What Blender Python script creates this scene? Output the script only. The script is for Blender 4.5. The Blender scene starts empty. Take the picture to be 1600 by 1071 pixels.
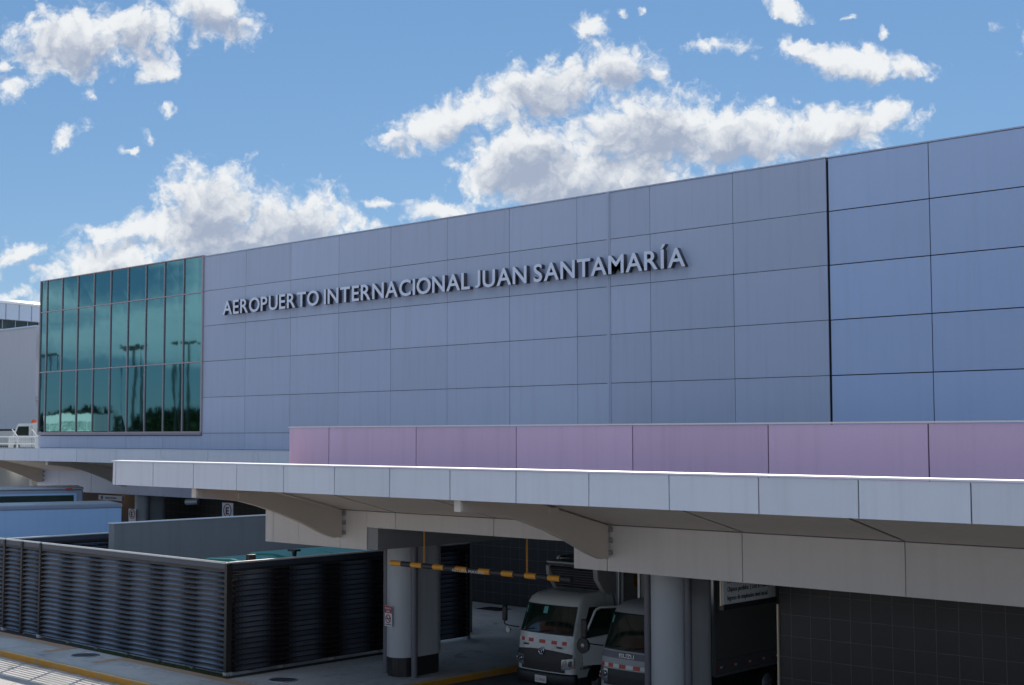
import bpy, bmesh, math, random
from mathutils import Vector, Matrix
random.seed(7)
R = math.radians
scene = bpy.context.scene
COL = scene.collection
CAMH = 5.83
# ------------------------------------------------------------------ camera
cam_d = bpy.data.cameras.new('camera'); cam = bpy.data.objects.new('camera', cam_d); COL.objects.link(cam)
cam_d.sensor_width = 36; cam_d.sensor_fit = 'HORIZONTAL'; cam_d.lens = 36 * 2124.2 / 1600
cam_d.clip_start = 0.1; cam_d.clip_end = 9000
_p, _y, _r = R(3.856), R(43.37), R(-0.12)
FW = Vector((-math.sin(_y) * math.cos(_p), math.cos(_y) * math.cos(_p), math.sin(_p)))
_r0 = Vector((math.cos(_y), math.sin(_y), 0)); _u0 = _r0.cross(FW)
RT = _r0 * math.cos(_r) + _u0 * math.sin(_r); UP = RT.cross(FW)
cam.matrix_world = Matrix(((RT.x, UP.x, -FW.x, 0), (RT.y, UP.y, -FW.y, 0), (RT.z, UP.z, -FW.z, CAMH), (0, 0, 0, 1)))
scene.camera = cam
# ------------------------------------------------------------------ exposure, sun
scene.view_settings.view_transform = 'Standard'; scene.view_settings.look = 'None'
scene.view_settings.exposure = 0.6; scene.view_settings.gamma = 1
SUNV = Vector((-0.9, 1.2, 1.0)).normalized()          # towards the sun
SUN_EL = math.asin(SUNV.z)
sun_d = bpy.data.lights.new('sun', 'SUN'); sun_d.energy = 4.6; sun_d.angle = R(0.5); sun_d.color = (1.0, 0.93, 0.84)
sun = bpy.data.objects.new('sun', sun_d); COL.objects.link(sun)
sun.rotation_euler = SUNV.to_track_quat('Z', 'Y').to_euler(); sun.location = (0, 0, 60)
scene.cycles.max_bounces = 10; scene.cycles.diffuse_bounces = 5; scene.cycles.glossy_bounces = 4

# ------------------------------------------------------------------ node helper
class NT:
    def __init__(s, tree): s.t = tree; s.n = tree.nodes; s.l = tree.links
    def new(s, typ, **kw):
        n = s.n.new(typ)
        for k, v in kw.items(): setattr(n, k, v)
        return n
    def set(s, sock, v):
        if hasattr(v, 'is_output') or isinstance(v, bpy.types.NodeSocket): s.l.new(v, sock)
        else: sock.default_value = v
    def m(s, op, a, b=None, c=None, clamp=False):
        n = s.new('ShaderNodeMath', operation=op); n.use_clamp = clamp; s.set(n.inputs[0], a)
        if b is not None: s.set(n.inputs[1], b)
        if c is not None: s.set(n.inputs[2], c)
        return n.outputs[0]
    def v(s, op, a, b=None, out=0):
        n = s.new('ShaderNodeVectorMath', operation=op); s.set(n.inputs[0], a)
        if b is not None: s.set(n.inputs[1], b)
        return n.outputs[out]
    def mr(s, x, a, b, c=0.0, d=1.0, smooth=True):
        n = s.new('ShaderNodeMapRange'); n.interpolation_type = 'SMOOTHSTEP' if smooth else 'LINEAR'
        s.set(n.inputs[0], x)
        for i, q in enumerate((a, b, c, d)): n.inputs[i + 1].default_value = q
        return n.outputs[0]
    def mix(s, f, a, b, blend='MIX'):
        n = s.new('ShaderNodeMix', data_type='RGBA', blend_type=blend)
        s.set(n.inputs[0], f); s.set(n.inputs[6], a); s.set(n.inputs[7], b)
        return n.outputs[2]
    def noise(s, vec, scale, detail=4, rough=0.5, dist=0.0, out=0):
        n = s.new('ShaderNodeTexNoise'); s.set(n.inputs['Vector'], vec); n.inputs['Scale'].default_value = scale
        n.inputs['Detail'].default_value = detail; n.inputs['Roughness'].default_value = rough; n.inputs['Distortion'].default_value = dist
        return n.outputs[out]
def c4(c): return (c[0], c[1], c[2], 1.0)

# ------------------------------------------------------------------ world: sky texture with cumulus clouds placed by direction
world = bpy.data.worlds.new('World'); scene.world = world; world.use_nodes = True
W = NT(world.node_tree); W.n.clear()
out = W.new('ShaderNodeOutputWorld'); bg = W.new('ShaderNodeBackground'); SKYSTR = 0.13; bg.inputs[1].default_value = SKYSTR
W.l.new(bg.outputs[0], out.inputs[0])
sky = W.new('ShaderNodeTexSky', sky_type='NISHITA'); sky.sun_disc = False
sky.sun_elevation = SUN_EL; sky.sun_rotation = math.atan2(SUNV.x, SUNV.y)
sky.altitude = 900; sky.air_density = 1.0; sky.dust_density = 0.0; sky.ozone_density = 3.0
SKYTINT = (0.85, 0.77, 0.66)
skyc = W.mix(0.72, W.mix(1.0, sky.outputs[0], c4(SKYTINT), 'MULTIPLY'), c4((.50, 1.30, 2.70)))
D = W.new('ShaderNodeTexCoord').outputs['Generated']
ca = W.v('DOT_PRODUCT', D, tuple(RT), 1); cb = W.v('DOT_PRODUCT', D, tuple(UP), 1); cc = W.v('DOT_PRODUCT', D, tuple(FW), 1)
ccs = W.m('MAXIMUM', cc, 0.2)
comb = W.new('ShaderNodeCombineXYZ')
W.l.new(W.m('MULTIPLY_ADD', W.m('DIVIDE', ca, ccs), 2.1242, 0.8), comb.inputs[0])
W.l.new(W.m('MULTIPLY_ADD', W.m('DIVIDE', cb, ccs), -2.1242, 0.5355), comb.inputs[1])
P0 = comb.outputs[0]
# (centre x, centre y, radius x, radius y, tilt) on the plane above, 1 unit = 26.5 degrees tangent
CL = [(.110, .066, .100, .056, 0, 1), (.200, .048, .100, .046, 8, .85), (.330, .018, .070, .038, 14, 1), (.245, .105, .045, .026, 20, .8), (.018, .140, .030, .020, 0, .7), (.004, .102, .022, .014, 0, .8), (.040, .055, .05, .03, 0, .6),
      (.106, .216, .040, .015, -28, .7), (.198, .236, .018, .007, 10, .6), (.228, .214, .012, .014, 0, .55), (.255, .165, .020, .012, 20, .5), (.145, .152, .014, .016, 20, .5),
      (.325, .330, .080, .068, 0, 1.1), (.460, .352, .092, .058, 0, 1.05), (.380, .385, .135, .045, 0, 1.15), (.215, .362, .110, .022, -8, .85), (.170, .415, .105, .034, -10, .95), (.030, .398, .060, .022, -10, .75), (.060, .425, .024, .014, 0, .5), (.02, .465, .06, .014, 0, .6),
      (.690, .192, .095, .030, -20, 1), (.845, .145, .115, .046, -16, 1.05), (.968, .108, .070, .036, 0, 1), (.625, .215, .040, .012, -15, .8),
      (.820, .252, .105, .050, -8, 1.05), (1.010, .215, .140, .060, 0, 1.1), (.920, .285, .140, .040, 0, 1.2), (1.150, .215, .125, .044, 0, 1.05), (1.290, .200, .125, .038, -6, 1), (1.385, .180, .050, .026, 0, .8),
      (1.330, .092, .118, .022, 5, 1), (1.245, .075, .040, .015, 5, .85), (1.410, .098, .042, .020, 0, .9),
      (.918, .040, .032, .024, 0, .75), (.965, .022, .012, .008, 0, .6), (1.118, .067, .046, .015, 0, .65), (1.228, .016, .040, .017, 18, .8), (1.322, .032, .018, .007, 0, .5), (1.378, .048, .009, .009, 0, .6), (1.002, .018, .010, .007, 0, .6),
      (.690, .328, .068, .020, 0, .9), (.600, .314, .050, .009, 3, .6), (.586, .342, .018, .009, 0, .7), (1.205, .163, .016, .008, 0, .5), (1.25, .155, .016, .008, 0, .5),
      (-.25, .25, .16, .05, 0, 1), (-.15, .42, .14, .05, -5, 1), (1.85, .05, .2, .05, 0, 1), (.55, -.2, .25, .06, 0, 1), (1.2, -.28, .25, .07, 0, 1)]
CW, CG = (4.5, 4.6, 4.65), (1.45, 1.8, 2.55)
_keep = [None]
def after(vec, f):                                      # same vector, but evaluated after f: keeps the shader's stack small
    if f is None: return vec
    ma = W.new('ShaderNodeVectorMath', operation='MULTIPLY_ADD'); W.l.new(f, ma.inputs[0]); ma.inputs[1].default_value = (1e-7,) * 3; W.l.new(vec, ma.inputs[2])
    return ma.outputs[0]
def blobs(Q, f=None, start=None):
    for (x, y, rx, ry, a, pk) in CL:
        if pk <= .7: pk, rx, ry = pk - .16, rx * 1.45, ry * 1.45
        mp = W.new('ShaderNodeMapping', vector_type='TEXTURE'); W.l.new(after(Q, f if f is not None else start), mp.inputs[0])
        mp.inputs[1].default_value = (x, y, 0); mp.inputs[2].default_value = (0, 0, R(a)); mp.inputs[3].default_value = (rx, ry, 1)
        g = W.m('SUBTRACT', pk, W.v('LENGTH', mp.outputs[0], None, 1))
        f = g if f is None else W.m('MAXIMUM', f, g)
    return f
wn = W.noise(P0, 11.0, 5, 0.6, 0, 1)
wv = W.v('SCALE', W.v('SUBTRACT', wn, (0.5, 0.5, 0.5))); wv.node.inputs['Scale'].default_value = 0.075
Q0 = W.v('ADD', P0, wv)
wn2 = W.noise(Q0, 45.0, 3, 0.6, 0, 1)
wv2 = W.v('SCALE', W.v('SUBTRACT', wn2, (0.5, 0.5, 0.5))); wv2.node.inputs['Scale'].default_value = 0.010
Q1 = W.v('ADD', Q0, wv2)
E0 = blobs(Q1)
vor = W.new('ShaderNodeTexVoronoi', feature='F1'); vor.inputs['Scale'].default_value = 46.0
W.l.new(after(Q1, E0), vor.inputs['Vector'])
vor2 = W.new('ShaderNodeTexVoronoi', feature='F1'); vor2.inputs['Scale'].default_value = 110.0
W.l.new(after(Q1, E0), vor2.inputs['Vector'])
puff = W.m('MULTIPLY_ADD', vor.outputs['Distance'], -0.44, W.m('MULTIPLY_ADD', vor2.outputs['Distance'], -0.20, 0.33))
fine = W.m('SUBTRACT', W.noise(after(Q0, E0), 26.0, 8, 0.62), 0.5)
NZ = W.m('MULTIPLY_ADD', fine, 1.9, puff)
F0 = W.m('ADD', E0, NZ)
alpha = W.mr(F0, -0.28, 0.46)
# self-shading: how much cloud lies between here and the sun (up in the sky)
E1 = blobs(W.v('ADD', Q1, (-0.006, -0.024, 0.0)), None, F0)
soft = W.m('SUBTRACT', W.noise(after(Q0, E1), 14.0, 6, 0.62), 0.5)
soft2 = W.m('MULTIPLY_ADD', puff, -0.9, W.m('MULTIPLY_ADD', soft, 1.7, W.m('MULTIPLY', fine, -0.35)))
depthv = W.m('ADD', W.m('MULTIPLY_ADD', E1, 1.0, 0.02), soft2)
shade = W.mr(depthv, -0.10, 1.0)
shade = W.m('MULTIPLY', shade, 0.85, clamp=True)
ccol = W.mix(shade, c4(CW), c4(CG))
front = W.mr(cc, 0.62, 0.72)
# scattered clouds over the rest of the sky (they show in the glass; brightened to fill the facade's shade)
sp = W.new('ShaderNodeSeparateXYZ'); W.l.new(D, sp.inputs[0])
zc = W.m('MAXIMUM', sp.outputs[2], 0.04)
pl = W.new('ShaderNodeCombineXYZ'); W.l.new(W.m('DIVIDE', sp.outputs[0], W.m('ADD', zc, 0.12)), pl.inputs[0]); W.l.new(W.m('DIVIDE', sp.outputs[1], W.m('ADD', zc, 0.12)), pl.inputs[1])
gn = W.noise(pl.outputs[0], 0.9, 6, 0.58, 0.3)
alphaG = W.m('MULTIPLY', W.mr(gn, 0.46, 0.62), W.mr(sp.outputs[2], 0.0, 0.10))
skyF = W.mix(W.m('MULTIPLY', alpha, 0.97), skyc, ccol)
skyG = W.mix(W.m('MULTIPLY', alphaG, 0.8), skyc, c4((5.6, 5.9, 6.4)))
bg2 = W.new('ShaderNodeBackground'); bg2.inputs[1].default_value = SKYSTR
W.l.new(skyG, bg.inputs[0]); W.l.new(skyF, bg2.inputs[0])
ms = W.new('ShaderNodeMixShader'); W.l.new(front, ms.inputs[0]); W.l.new(bg.outputs[0], ms.inputs[1]); W.l.new(bg2.outputs[0], ms.inputs[2]); W.l.new(ms.outputs[0], out.inputs[0])
world.cycles.sampling_method = 'MANUAL'; world.cycles.sample_map_resolution = 256

# ------------------------------------------------------------------ materials
MATS = {}
def mat(name, col, rough=0.6, metal=0.0, var=0.10, scale=3.0, bump=0.0, bscale=60.0, streak=0.0, spec=0.5, attr=False, emit=None, coat=0.0, dirt=None, dirtscale=1.5, vec=None):
    m = bpy.data.materials.new(name); m.use_nodes = True; T = NT(m.node_tree); b = T.n['Principled BSDF']
    tc = T.new('ShaderNodeTexCoord').outputs['Object']
    n1 = T.noise(tc, scale, 6, 0.6)
    f = T.m('MULTIPLY_ADD', T.m('SUBTRACT', n1, 0.5), 2 * var, 1.0)
    n3 = T.noise(tc, scale * 23, 3, 0.7)
    f = T.m('MULTIPLY', f, T.m('MULTIPLY_ADD', T.m('SUBTRACT', n3, 0.5), var, 1.0))
    if streak:
        mp = T.new('ShaderNodeMapping'); T.l.new(tc, mp.inputs[0]); mp.inputs[3].default_value = (5, 5, 0.25)
        s = T.mr(T.noise(mp.outputs[0], 1.0, 5, 0.6), 0.45, 0.8)
        f = T.m('MULTIPLY', f, T.m('MULTIPLY_ADD', s, -streak, 1.0))
    if attr:
        at = T.new('ShaderNodeAttribute', attribute_name='pv')
        f = T.m('MULTIPLY', f, at.outputs['Fac'])
    vm = T.v('SCALE', c4(col)[:3]); T.l.new(f, vm.node.inputs['Scale'])
    colr = vm
    if dirt:
        d = T.mr(T.noise(tc, dirtscale, 7, 0.65, 0.4), 0.5, 0.68)
        colr = T.mix(d, colr, c4(dirt))
    T.l.new(colr, b.inputs['Base Color'])
    rn = T.m('MULTIPLY_ADD', T.noise(tc, scale * 2.1, 4, 0.6), 0.16, rough - 0.08, clamp=True)
    T.l.new(rn, b.inputs['Roughness']); b.inputs['Metallic'].default_value = metal
    b.inputs['Specular IOR Level'].default_value = spec
    if coat: b.inputs['Coat Weight'].default_value = coat; b.inputs['Coat Roughness'].default_value = 0.06
    if bump:
        bp = T.new('ShaderNodeBump'); bp.inputs['Strength'].default_value = bump; bp.inputs['Distance'].default_value = 0.02
        T.l.new(T.noise(tc, bscale, 5, 0.6), bp.inputs['Height']); T.l.new(bp.outputs[0], b.inputs['Normal'])
    if emit: b.inputs['Emission Color'].default_value = c4(emit[0]); b.inputs['Emission Strength'].default_value = emit[1]
    MATS[name] = m; m['h'] = 1
    return m
M = dict(
    panel=mat('panel_silver_grey', (.475, .52, .655), .42, .0, .04, .5, streak=.09, attr=True, spec=.5),
    panel_blue=mat('panel_blue_grey', (.47, .57, .80), .36, .0, .04, .5, streak=.05, attr=True, spec=.6),
    fascia=mat('panel_canopy', (.64, .66, .72), .42, .0, .05, .8, streak=.10, attr=True),
    lower=mat('panel_lower', (.60, .555, .52), .5, .0, .05, 1.0, streak=.08, attr=True),
    mauve=mat('panel_mauve', (.66, .525, .69), .42, 0, .05, .8, streak=.10, attr=True),
    joint=mat('joint_dark', (.03, .03, .035), .8),
    coping=mat('coping_white', (.80, .80, .78), .5, 0, .04),
    soffit=mat('soffit_strips', (.56, .49, .43), .6, 0, .08, 1.5),
    bracket=mat('bracket_paint', (.58, .505, .43), .55, 0, .06, 1.2),
    roofing=mat('roof_terracotta', (.50, .20, .17), .8, 0, .15, 2.0),
    conc=mat('column_concrete', (.50, .51, .52), .6, 0, .08, 1.3, .15, 30, streak=.1),
    beam=mat('beam_grey', (.26, .26, .27), .75, 0, .08, 1.3),
    pipe=mat('pipe_grey', (.17, .16, .18), .5),
    tile_base=mat('column_base_tile', (.035, .032, .033), .35),
    greywall=mat('rendered_wall', (.24, .25, .25), .85, 0, .07, .9, .2, 40, streak=.12),
    ceiling=mat('ceiling_dark', (.10, .10, .10), .9),
    letter=mat('letter_face', (.80, .82, .93), .4, 0, .02),
    letter_side=mat('letter_side', (.07, .07, .08), .5),
    mull=mat('mullion_bronze', (.42, .35, .37), .4, .2, .05),
    railtop=mat('fence_cap_top', (.75, .72, .66), .3, .0, .08),
    rail=mat('fence_rail', (.055, .065, .09), .4, .0, .15, 2),
    lip=mat('slat_lip', (.022, .015, .013), .4),
    post=mat('fence_post', (.035, .032, .03), .5, .2),
    black=mat('black_plastic', (.02, .02, .022), .45),
    rubber=mat('tyre_rubber', (.02, .02, .02), .85),
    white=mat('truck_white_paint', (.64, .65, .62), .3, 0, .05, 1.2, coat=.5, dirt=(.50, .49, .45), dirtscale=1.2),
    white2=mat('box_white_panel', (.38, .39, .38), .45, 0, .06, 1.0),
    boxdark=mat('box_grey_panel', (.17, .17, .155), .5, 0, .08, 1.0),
    platep=mat('plate_beige', (.60, .53, .45), .5, 0, .08),
    brownw=mat('brown_render', (.06, .045, .035), .8, 0, .1),
    chrome=mat('headlamp_chrome', (.7, .72, .75), .12, 1.0),
    lamp=mat('headlamp_lens', (.34, .37, .40), .2, .7, .5, 14),
    red=mat('reflective_red', (.55, .05, .03), .35),
    rwhite=mat('reflective_white', (.7, .7, .68), .35),
    signwhite=mat('sign_white', (.72, .73, .74), .4),
    signred=mat('sign_red', (.45, .05, .05), .4),
    signblack=mat('sign_black', (.02, .02, .02), .5),
    yellow=mat('kerb_yellow', (.55, .25, .025), .7, 0, .12, 4, .2, 50, dirt=(.35, .27, .17), dirtscale=2.5),
    kerbtop=mat('kerb_top_worn', (.42, .36, .24), .8, 0, .15, 4, .2, 50, dirt=(.52, .32, .08), dirtscale=2.2),
    baryellow=mat('bar_yellow', (.75, .33, .03), .5, 0, .1, 6),
    barblack=mat('bar_black', (.03, .03, .035), .55),
    green=mat('container_green', (.01, .20, .16), .4, 0, .15, 3),
    blue=mat('truck_blue_box', (.34, .52, .76), .4, 0, .06, 1.0, streak=.08),
    bluetrim=mat('blue_grey_trim', (.26, .30, .38), .4, .1, .06),
    steel=mat('galvanised_steel', (.40, .42, .44), .4, .6, .1),
    soil=mat('planting_soil', (.035, .028, .02), .95, 0, .4, 12, .6, 60),
    grass=mat('grass_blade', (.05, .09, .02), .7, 0, .3, 8),
    iron=mat('manhole_iron', (.05, .055, .06), .6, .3, .2, 20, .4, 80),
    tactile=mat('tactile_paving', (.50, .32, .20), .8, 0, .12, 3, .8, 90),
    farwall=mat('concrete_building', (.50, .50, .53), .8, 0, .05, .15, streak=.06),
    farroof=mat('round_roof_metal', (.52, .60, .72), .35, .2, .05, .3),
    orange=mat('beacon_orange', (.7, .12, .03), .4),
    glassdark=mat('vehicle_glass', (.010, .020, .015), .06, 0, .0, spec=.8),
    greenglass=mat('planted_window', (.02, .035, .02), .12, 0, .6, 1.2),
    leaf=mat('leaf_dark', (.04, .07, .02), .7, 0, .4, 2),
    bark=mat('bark', (.08, .06, .04), .9),
    stick=mat('sticker_teal', (.12, .42, .36), .4),
    paper=mat('paper_green', (.22, .50, .45), .6),
    fruitr=mat('picture_red', (.30, .05, .03), .5, 0, .4, 9), fruito=mat('picture_orange', (.45, .20, .04), .5, 0, .3, 9), fruitg=mat('picture_green', (.06, .16, .03), .5, 0, .4, 9),
    woodstrip=mat('pale_edge_trim', (.62, .50, .36), .4),
    lampglow=mat('warm_lamp', (1, .7, .35), .5, emit=((1, .62, .25), 14)),
    whitetube=mat('tube_lamp', (1, .95, .85), .5, emit=((1, .93, .8), 5)),
)
# ground materials with their own structure
def ground_mat(name, col, col2, joint=None, rough=.85, jw=.012, off=(0, 0), cracks=0.0):
    m = bpy.data.materials.new(name); m.use_nodes = True; T = NT(m.node_tree); b = T.n['Principled BSDF']
    tc = T.new('ShaderNodeTexCoord').outputs['Object']
    n1 = T.noise(tc, .45, 7, .62); n2 = T.noise(tc, 7, 6, .7); n3 = T.noise(tc, 110, 3, .6)
    c = T.mix(T.mr(n1, .38, .62), c4(col), c4(col2))
    f = T.m('MULTIPLY_ADD', T.m('SUBTRACT', n2, .5), .35, 1.0); f = T.m('MULTIPLY', f, T.m('MULTIPLY_ADD', T.m('SUBTRACT', n3, .5), .5, 1.0))
    st_ = T.mr(T.noise(tc, .9, 5, .55, 1.2), .60, .72, 1.0, .62); f = T.m('MULTIPLY', f, st_)
    if cracks:
        vo = T.new('ShaderNodeTexVoronoi', feature='DISTANCE_TO_EDGE'); vo.inputs['Scale'].default_value = .35
        T.l.new(T.v('ADD', tc, T.noise(tc, 2.0, 5, .6, 0, 1)), vo.inputs['Vector'])
        f = T.m('MULTIPLY', f, T.mr(vo.outputs['Distance'], 0.0, .012, 1 - cracks, 1.0))
    if joint:
        s = T.new('ShaderNodeSeparateXYZ'); T.l.new(tc, s.inputs[0])
        for ax, sp_ in enumerate(joint):
            q = T.m('PINGPONG', T.m('ADD', s.outputs[ax], 500.0 * sp_ + off[ax]), sp_ / 2)
            f = T.m('MULTIPLY', f, T.mr(q, 0.0, jw, .45, 1.0))
    vm = T.v('SCALE', c); T.l.new(f, vm.node.inputs['Scale'])
    T.l.new(vm, b.inputs['Base Color']); b.inputs['Roughness'].default_value = rough
    bp = T.new('ShaderNodeBump'); bp.inputs['Strength'].default_value = .35; bp.inputs['Distance'].default_value = .01
    T.l.new(T.noise(tc, 60, 6, .7), bp.inputs['Height']); T.l.new(bp.outputs[0], b.inputs['Normal'])
    return m
M['walk'] = ground_mat('sidewalk_concrete', (.50, .49, .46), (.40, .39, .37), (2.4, 2.4), off=(.6, .4), cracks=.3)
M['asphalt'] = ground_mat('road_concrete', (.44, .41, .38), (.36, .34, .31), None, cracks=.4)
M['lane'] = ground_mat('service_floor', (.12, .12, .115), (.08, .08, .08), (4.0, 4.0))
def tile_mat(name, col, ax, size, off):
    m = bpy.data.materials.new(name); m.use_nodes = True; T = NT(m.node_tree); b = T.n['Principled BSDF']
    tc = T.new('ShaderNodeTexCoord').outputs['Object']; s = T.new('ShaderNodeSeparateXYZ'); T.l.new(tc, s.inputs[0])
    f = T.m('MULTIPLY_ADD', T.noise(tc, 1.4, 5, .6), .5, .75)
    g = None
    for a, z_, o in ((ax, size[0], off[0]), (2, size[1], off[1])):
        q = T.mr(T.m('PINGPONG', T.m('ADD', s.outputs[a], 100 * z_ + o), z_ / 2), .001, .006, 1.0, 0.0)
        g = q if g is None else T.m('MAXIMUM', g, q)
    vm = T.v('SCALE', tuple(col)); T.l.new(f, vm.node.inputs['Scale'])
    T.l.new(T.mix(g, vm, c4((.16, .16, .15))), b.inputs['Base Color']); b.inputs['Roughness'].default_value = .5
    bp = T.new('ShaderNodeBump'); bp.inputs['Strength'].default_value = .6; bp.inputs['Distance'].default_value = .004; bp.invert = True
    T.l.new(g, bp.inputs['Height']); T.l.new(bp.outputs[0], b.inputs['Normal'])
    return m
M['tiles'] = tile_mat('dark_wall_tiles', (.028, .025, .024), 0, (.42, .40), (.1, .02))
# louvre slats: dark brown enamel, sky sheen painted paler between the posts
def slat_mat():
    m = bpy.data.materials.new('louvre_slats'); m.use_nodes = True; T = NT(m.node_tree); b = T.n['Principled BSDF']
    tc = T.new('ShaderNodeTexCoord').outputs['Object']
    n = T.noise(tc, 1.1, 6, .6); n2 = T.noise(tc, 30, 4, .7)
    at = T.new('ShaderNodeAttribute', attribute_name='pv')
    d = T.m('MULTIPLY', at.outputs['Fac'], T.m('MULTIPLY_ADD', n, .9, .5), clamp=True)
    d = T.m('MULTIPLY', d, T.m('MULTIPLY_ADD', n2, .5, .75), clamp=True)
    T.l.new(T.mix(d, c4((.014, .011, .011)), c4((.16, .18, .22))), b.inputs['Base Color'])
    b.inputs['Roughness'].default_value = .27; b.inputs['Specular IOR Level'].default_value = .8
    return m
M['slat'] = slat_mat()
def glass_mat():
    m = bpy.data.materials.new('teal_reflective_glass'); m.use_nodes = True; T = NT(m.node_tree); b = T.n['Principled BSDF']
    tc = T.new('ShaderNodeTexCoord').outputs['Object']
    s = T.new('ShaderNodeSeparateXYZ'); T.l.new(tc, s.inputs[0])
    b.inputs['Base Color'].default_value = c4((.10, .25, .26)); b.inputs['Metallic'].default_value = 1.0; b.inputs['Roughness'].default_value = .03
    # panes bow slightly: each is a shallow lens
    wx = T.m('SINE', T.m('MULTIPLY', T.m('ADD', s.outputs[0], 64.78), math.pi / 1.556))
    h = T.m('MULTIPLY_ADD', T.m('ABSOLUTE', wx), .18, T.m('MULTIPLY', T.noise(tc, .6, 2, .5), .35))
    bp = T.new('ShaderNodeBump'); bp.inputs['Strength'].default_value = .5; bp.inputs['Distance'].default_value = .012
    T.l.new(h, bp.inputs['Height']); T.l.new(bp.outputs[0], b.inputs['Normal'])
    return m
M['tealglass'] = glass_mat()

# ------------------------------------------------------------------ mesh builder
ORG = {}
class MB:
    def __init__(s): s.bm = bmesh.new(); s.pv = s.bm.faces.layers.float.new('pvf'); s.mi = 0; s.val = 1.0
    def face(s, pts, smooth=False):
        vs = [s.bm.verts.new(p) for p in pts]
        try: f = s.bm.faces.new(vs)
        except ValueError: return None
        f.material_index = s.mi; f[s.pv] = s.val; f.smooth = smooth
        return f
    def hull(s, lo, hi, smooth=False):           # two matching polygons -> closed prism
        n = len(lo); a = [s.bm.verts.new(p) for p in lo]; b = [s.bm.verts.new(p) for p in hi]
        fs = [s.bm.faces.new(a[::-1]), s.bm.faces.new(b)]
        for i in range(n):
            f = s.bm.faces.new((a[i], a[(i + 1) % n], b[(i + 1) % n], b[i])); f.smooth = smooth; fs.append(f)
        for f in fs: f.material_index = s.mi; f[s.pv] = s.val
        return fs
    def box(s, x0, x1, y0, y1, z0, z1, M_=None):
        lo = [Vector(p) for p in ((x0, y0, z0), (x1, y0, z0), (x1, y1, z0), (x0, y1, z0))]
        hi = [Vector((p.x, p.y, z1)) for p in lo]
        if M_: lo = [M_ @ p for p in lo]; hi = [M_ @ p for p in hi]
        return s.hull(lo, hi)
    def prism_x(s, yz, x0, x1): return s.hull([(x0, y, z) for y, z in yz], [(x1, y, z) for y, z in yz])
    def prism_y(s, xz, y0, y1): return s.hull([(x, y0, z) for x, z in xz], [(x, y1, z) for x, z in xz])
    def prism_z(s, xy, z0, z1): return s.hull([(x, y, z0) for x, y in xy], [(x, y, z1) for x, y in xy])
    def tube(s, p0, p1, r0, r1=None, n=16):
        p0, p1 = Vector(p0), Vector(p1); r1 = r0 if r1 is None else r1
        ax = (p1 - p0).normalized(); u = ax.orthogonal().normalized(); w = ax.cross(u)
        lo = [p0 + (u * math.cos(t) + w * math.sin(t)) * r0 for t in [2 * math.pi * i / n for i in range(n)]]
        hi = [p1 + (u * math.cos(t) + w * math.sin(t)) * r1 for t in [2 * math.pi * i / n for i in range(n)]]
        return s.hull(lo, hi, True)
    def path(s, pts, r, n=8):
        for a, b in zip(pts[:-1], pts[1:]): s.tube(a, b, r, r, n)
    def ring(s, c, axis, R0, r, n=24, k=8):        # torus
        c = Vector(c); ax = Vector(axis).normalized(); u = ax.orthogonal().normalized(); w = ax.cross(u)
        g = []
        for i in range(n):
            t = 2 * math.pi * i / n; d = u * math.cos(t) + w * math.sin(t)
            g.append([s.bm.verts.new(c + d * (R0 + r * math.cos(q)) + ax * r * math.sin(q)) for q in [2 * math.pi * j / k for j in range(k)]])
        for i in range(n):
            for j in range(k):
                f = s.bm.faces.new((g[i][j], g[(i + 1) % n][j], g[(i + 1) % n][(j + 1) % k], g[i][(j + 1) % k])); f.smooth = True; f.material_index = s.mi; f[s.pv] = s.val
    def grid(s, pts, smooth=True, flip=False):     # rows of points
        g = [[s.bm.verts.new(p) for p in row] for row in pts]
        for i in range(len(g) - 1):
            for j in range(len(g[0]) - 1):
                q = (g[i][j], g[i][j + 1], g[i + 1][j + 1], g[i + 1][j])
                f = s.bm.faces.new(q[::-1] if flip else q); f.smooth = smooth; f.material_index = s.mi; f[s.pv] = s.val
    def build(s, name, mats, parent=None, bevel=0, local=False, solid=0, recalc=True):
        me = bpy.data.meshes.new(name)
        if recalc: bmesh.ops.recalc_face_normals(s.bm, faces=s.bm.faces)
        if parent is not None and not local:
            o_ = ORG.get(parent.name, Vector((0, 0, 0))); bmesh.ops.translate(s.bm, verts=s.bm.verts, vec=-o_)
        vals = [f[s.pv] for f in s.bm.faces]; s.bm.to_mesh(me); s.bm.free()
        at = me.attributes.new('pv', 'FLOAT', 'FACE'); at.data.foreach_set('value', vals)
        for m_ in (mats if isinstance(mats, (list, tuple)) else [mats]): me.materials.append(m_ if not isinstance(m_, str) else M[m_])
        if recalc: me.set_sharp_from_angle(angle=R(42))
        o = bpy.data.objects.new(name, me); COL.objects.link(o)
        if parent is not None: o.parent = parent; ORG[o.name] = ORG.get(parent.name, Vector((0, 0, 0)))
        if solid: q = o.modifiers.new('thick', 'SOLIDIFY'); q.thickness = solid; q.offset = -1
        if bevel: q = o.modifiers.new('bevel', 'BEVEL'); q.width = bevel; q.segments = 2; q.limit_method = 'ANGLE'; q.angle_limit = R(40)
        return o
def tag(o, label=None, cat=None, group=None, kind=None):
    if label: o['label'] = label
    if cat: o['category'] = cat
    if group: o['group'] = group
    if kind: o['kind'] = kind
    return o
def thing(name, loc, label, cat, group=None, rz=0):
    o = bpy.data.objects.new(name, None); COL.objects.link(o); o.location = loc; o.rotation_euler = (0, 0, rz); o.empty_display_size = .3
    ORG[o.name] = Vector(loc)
    return tag(o, label, cat, group)
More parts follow.
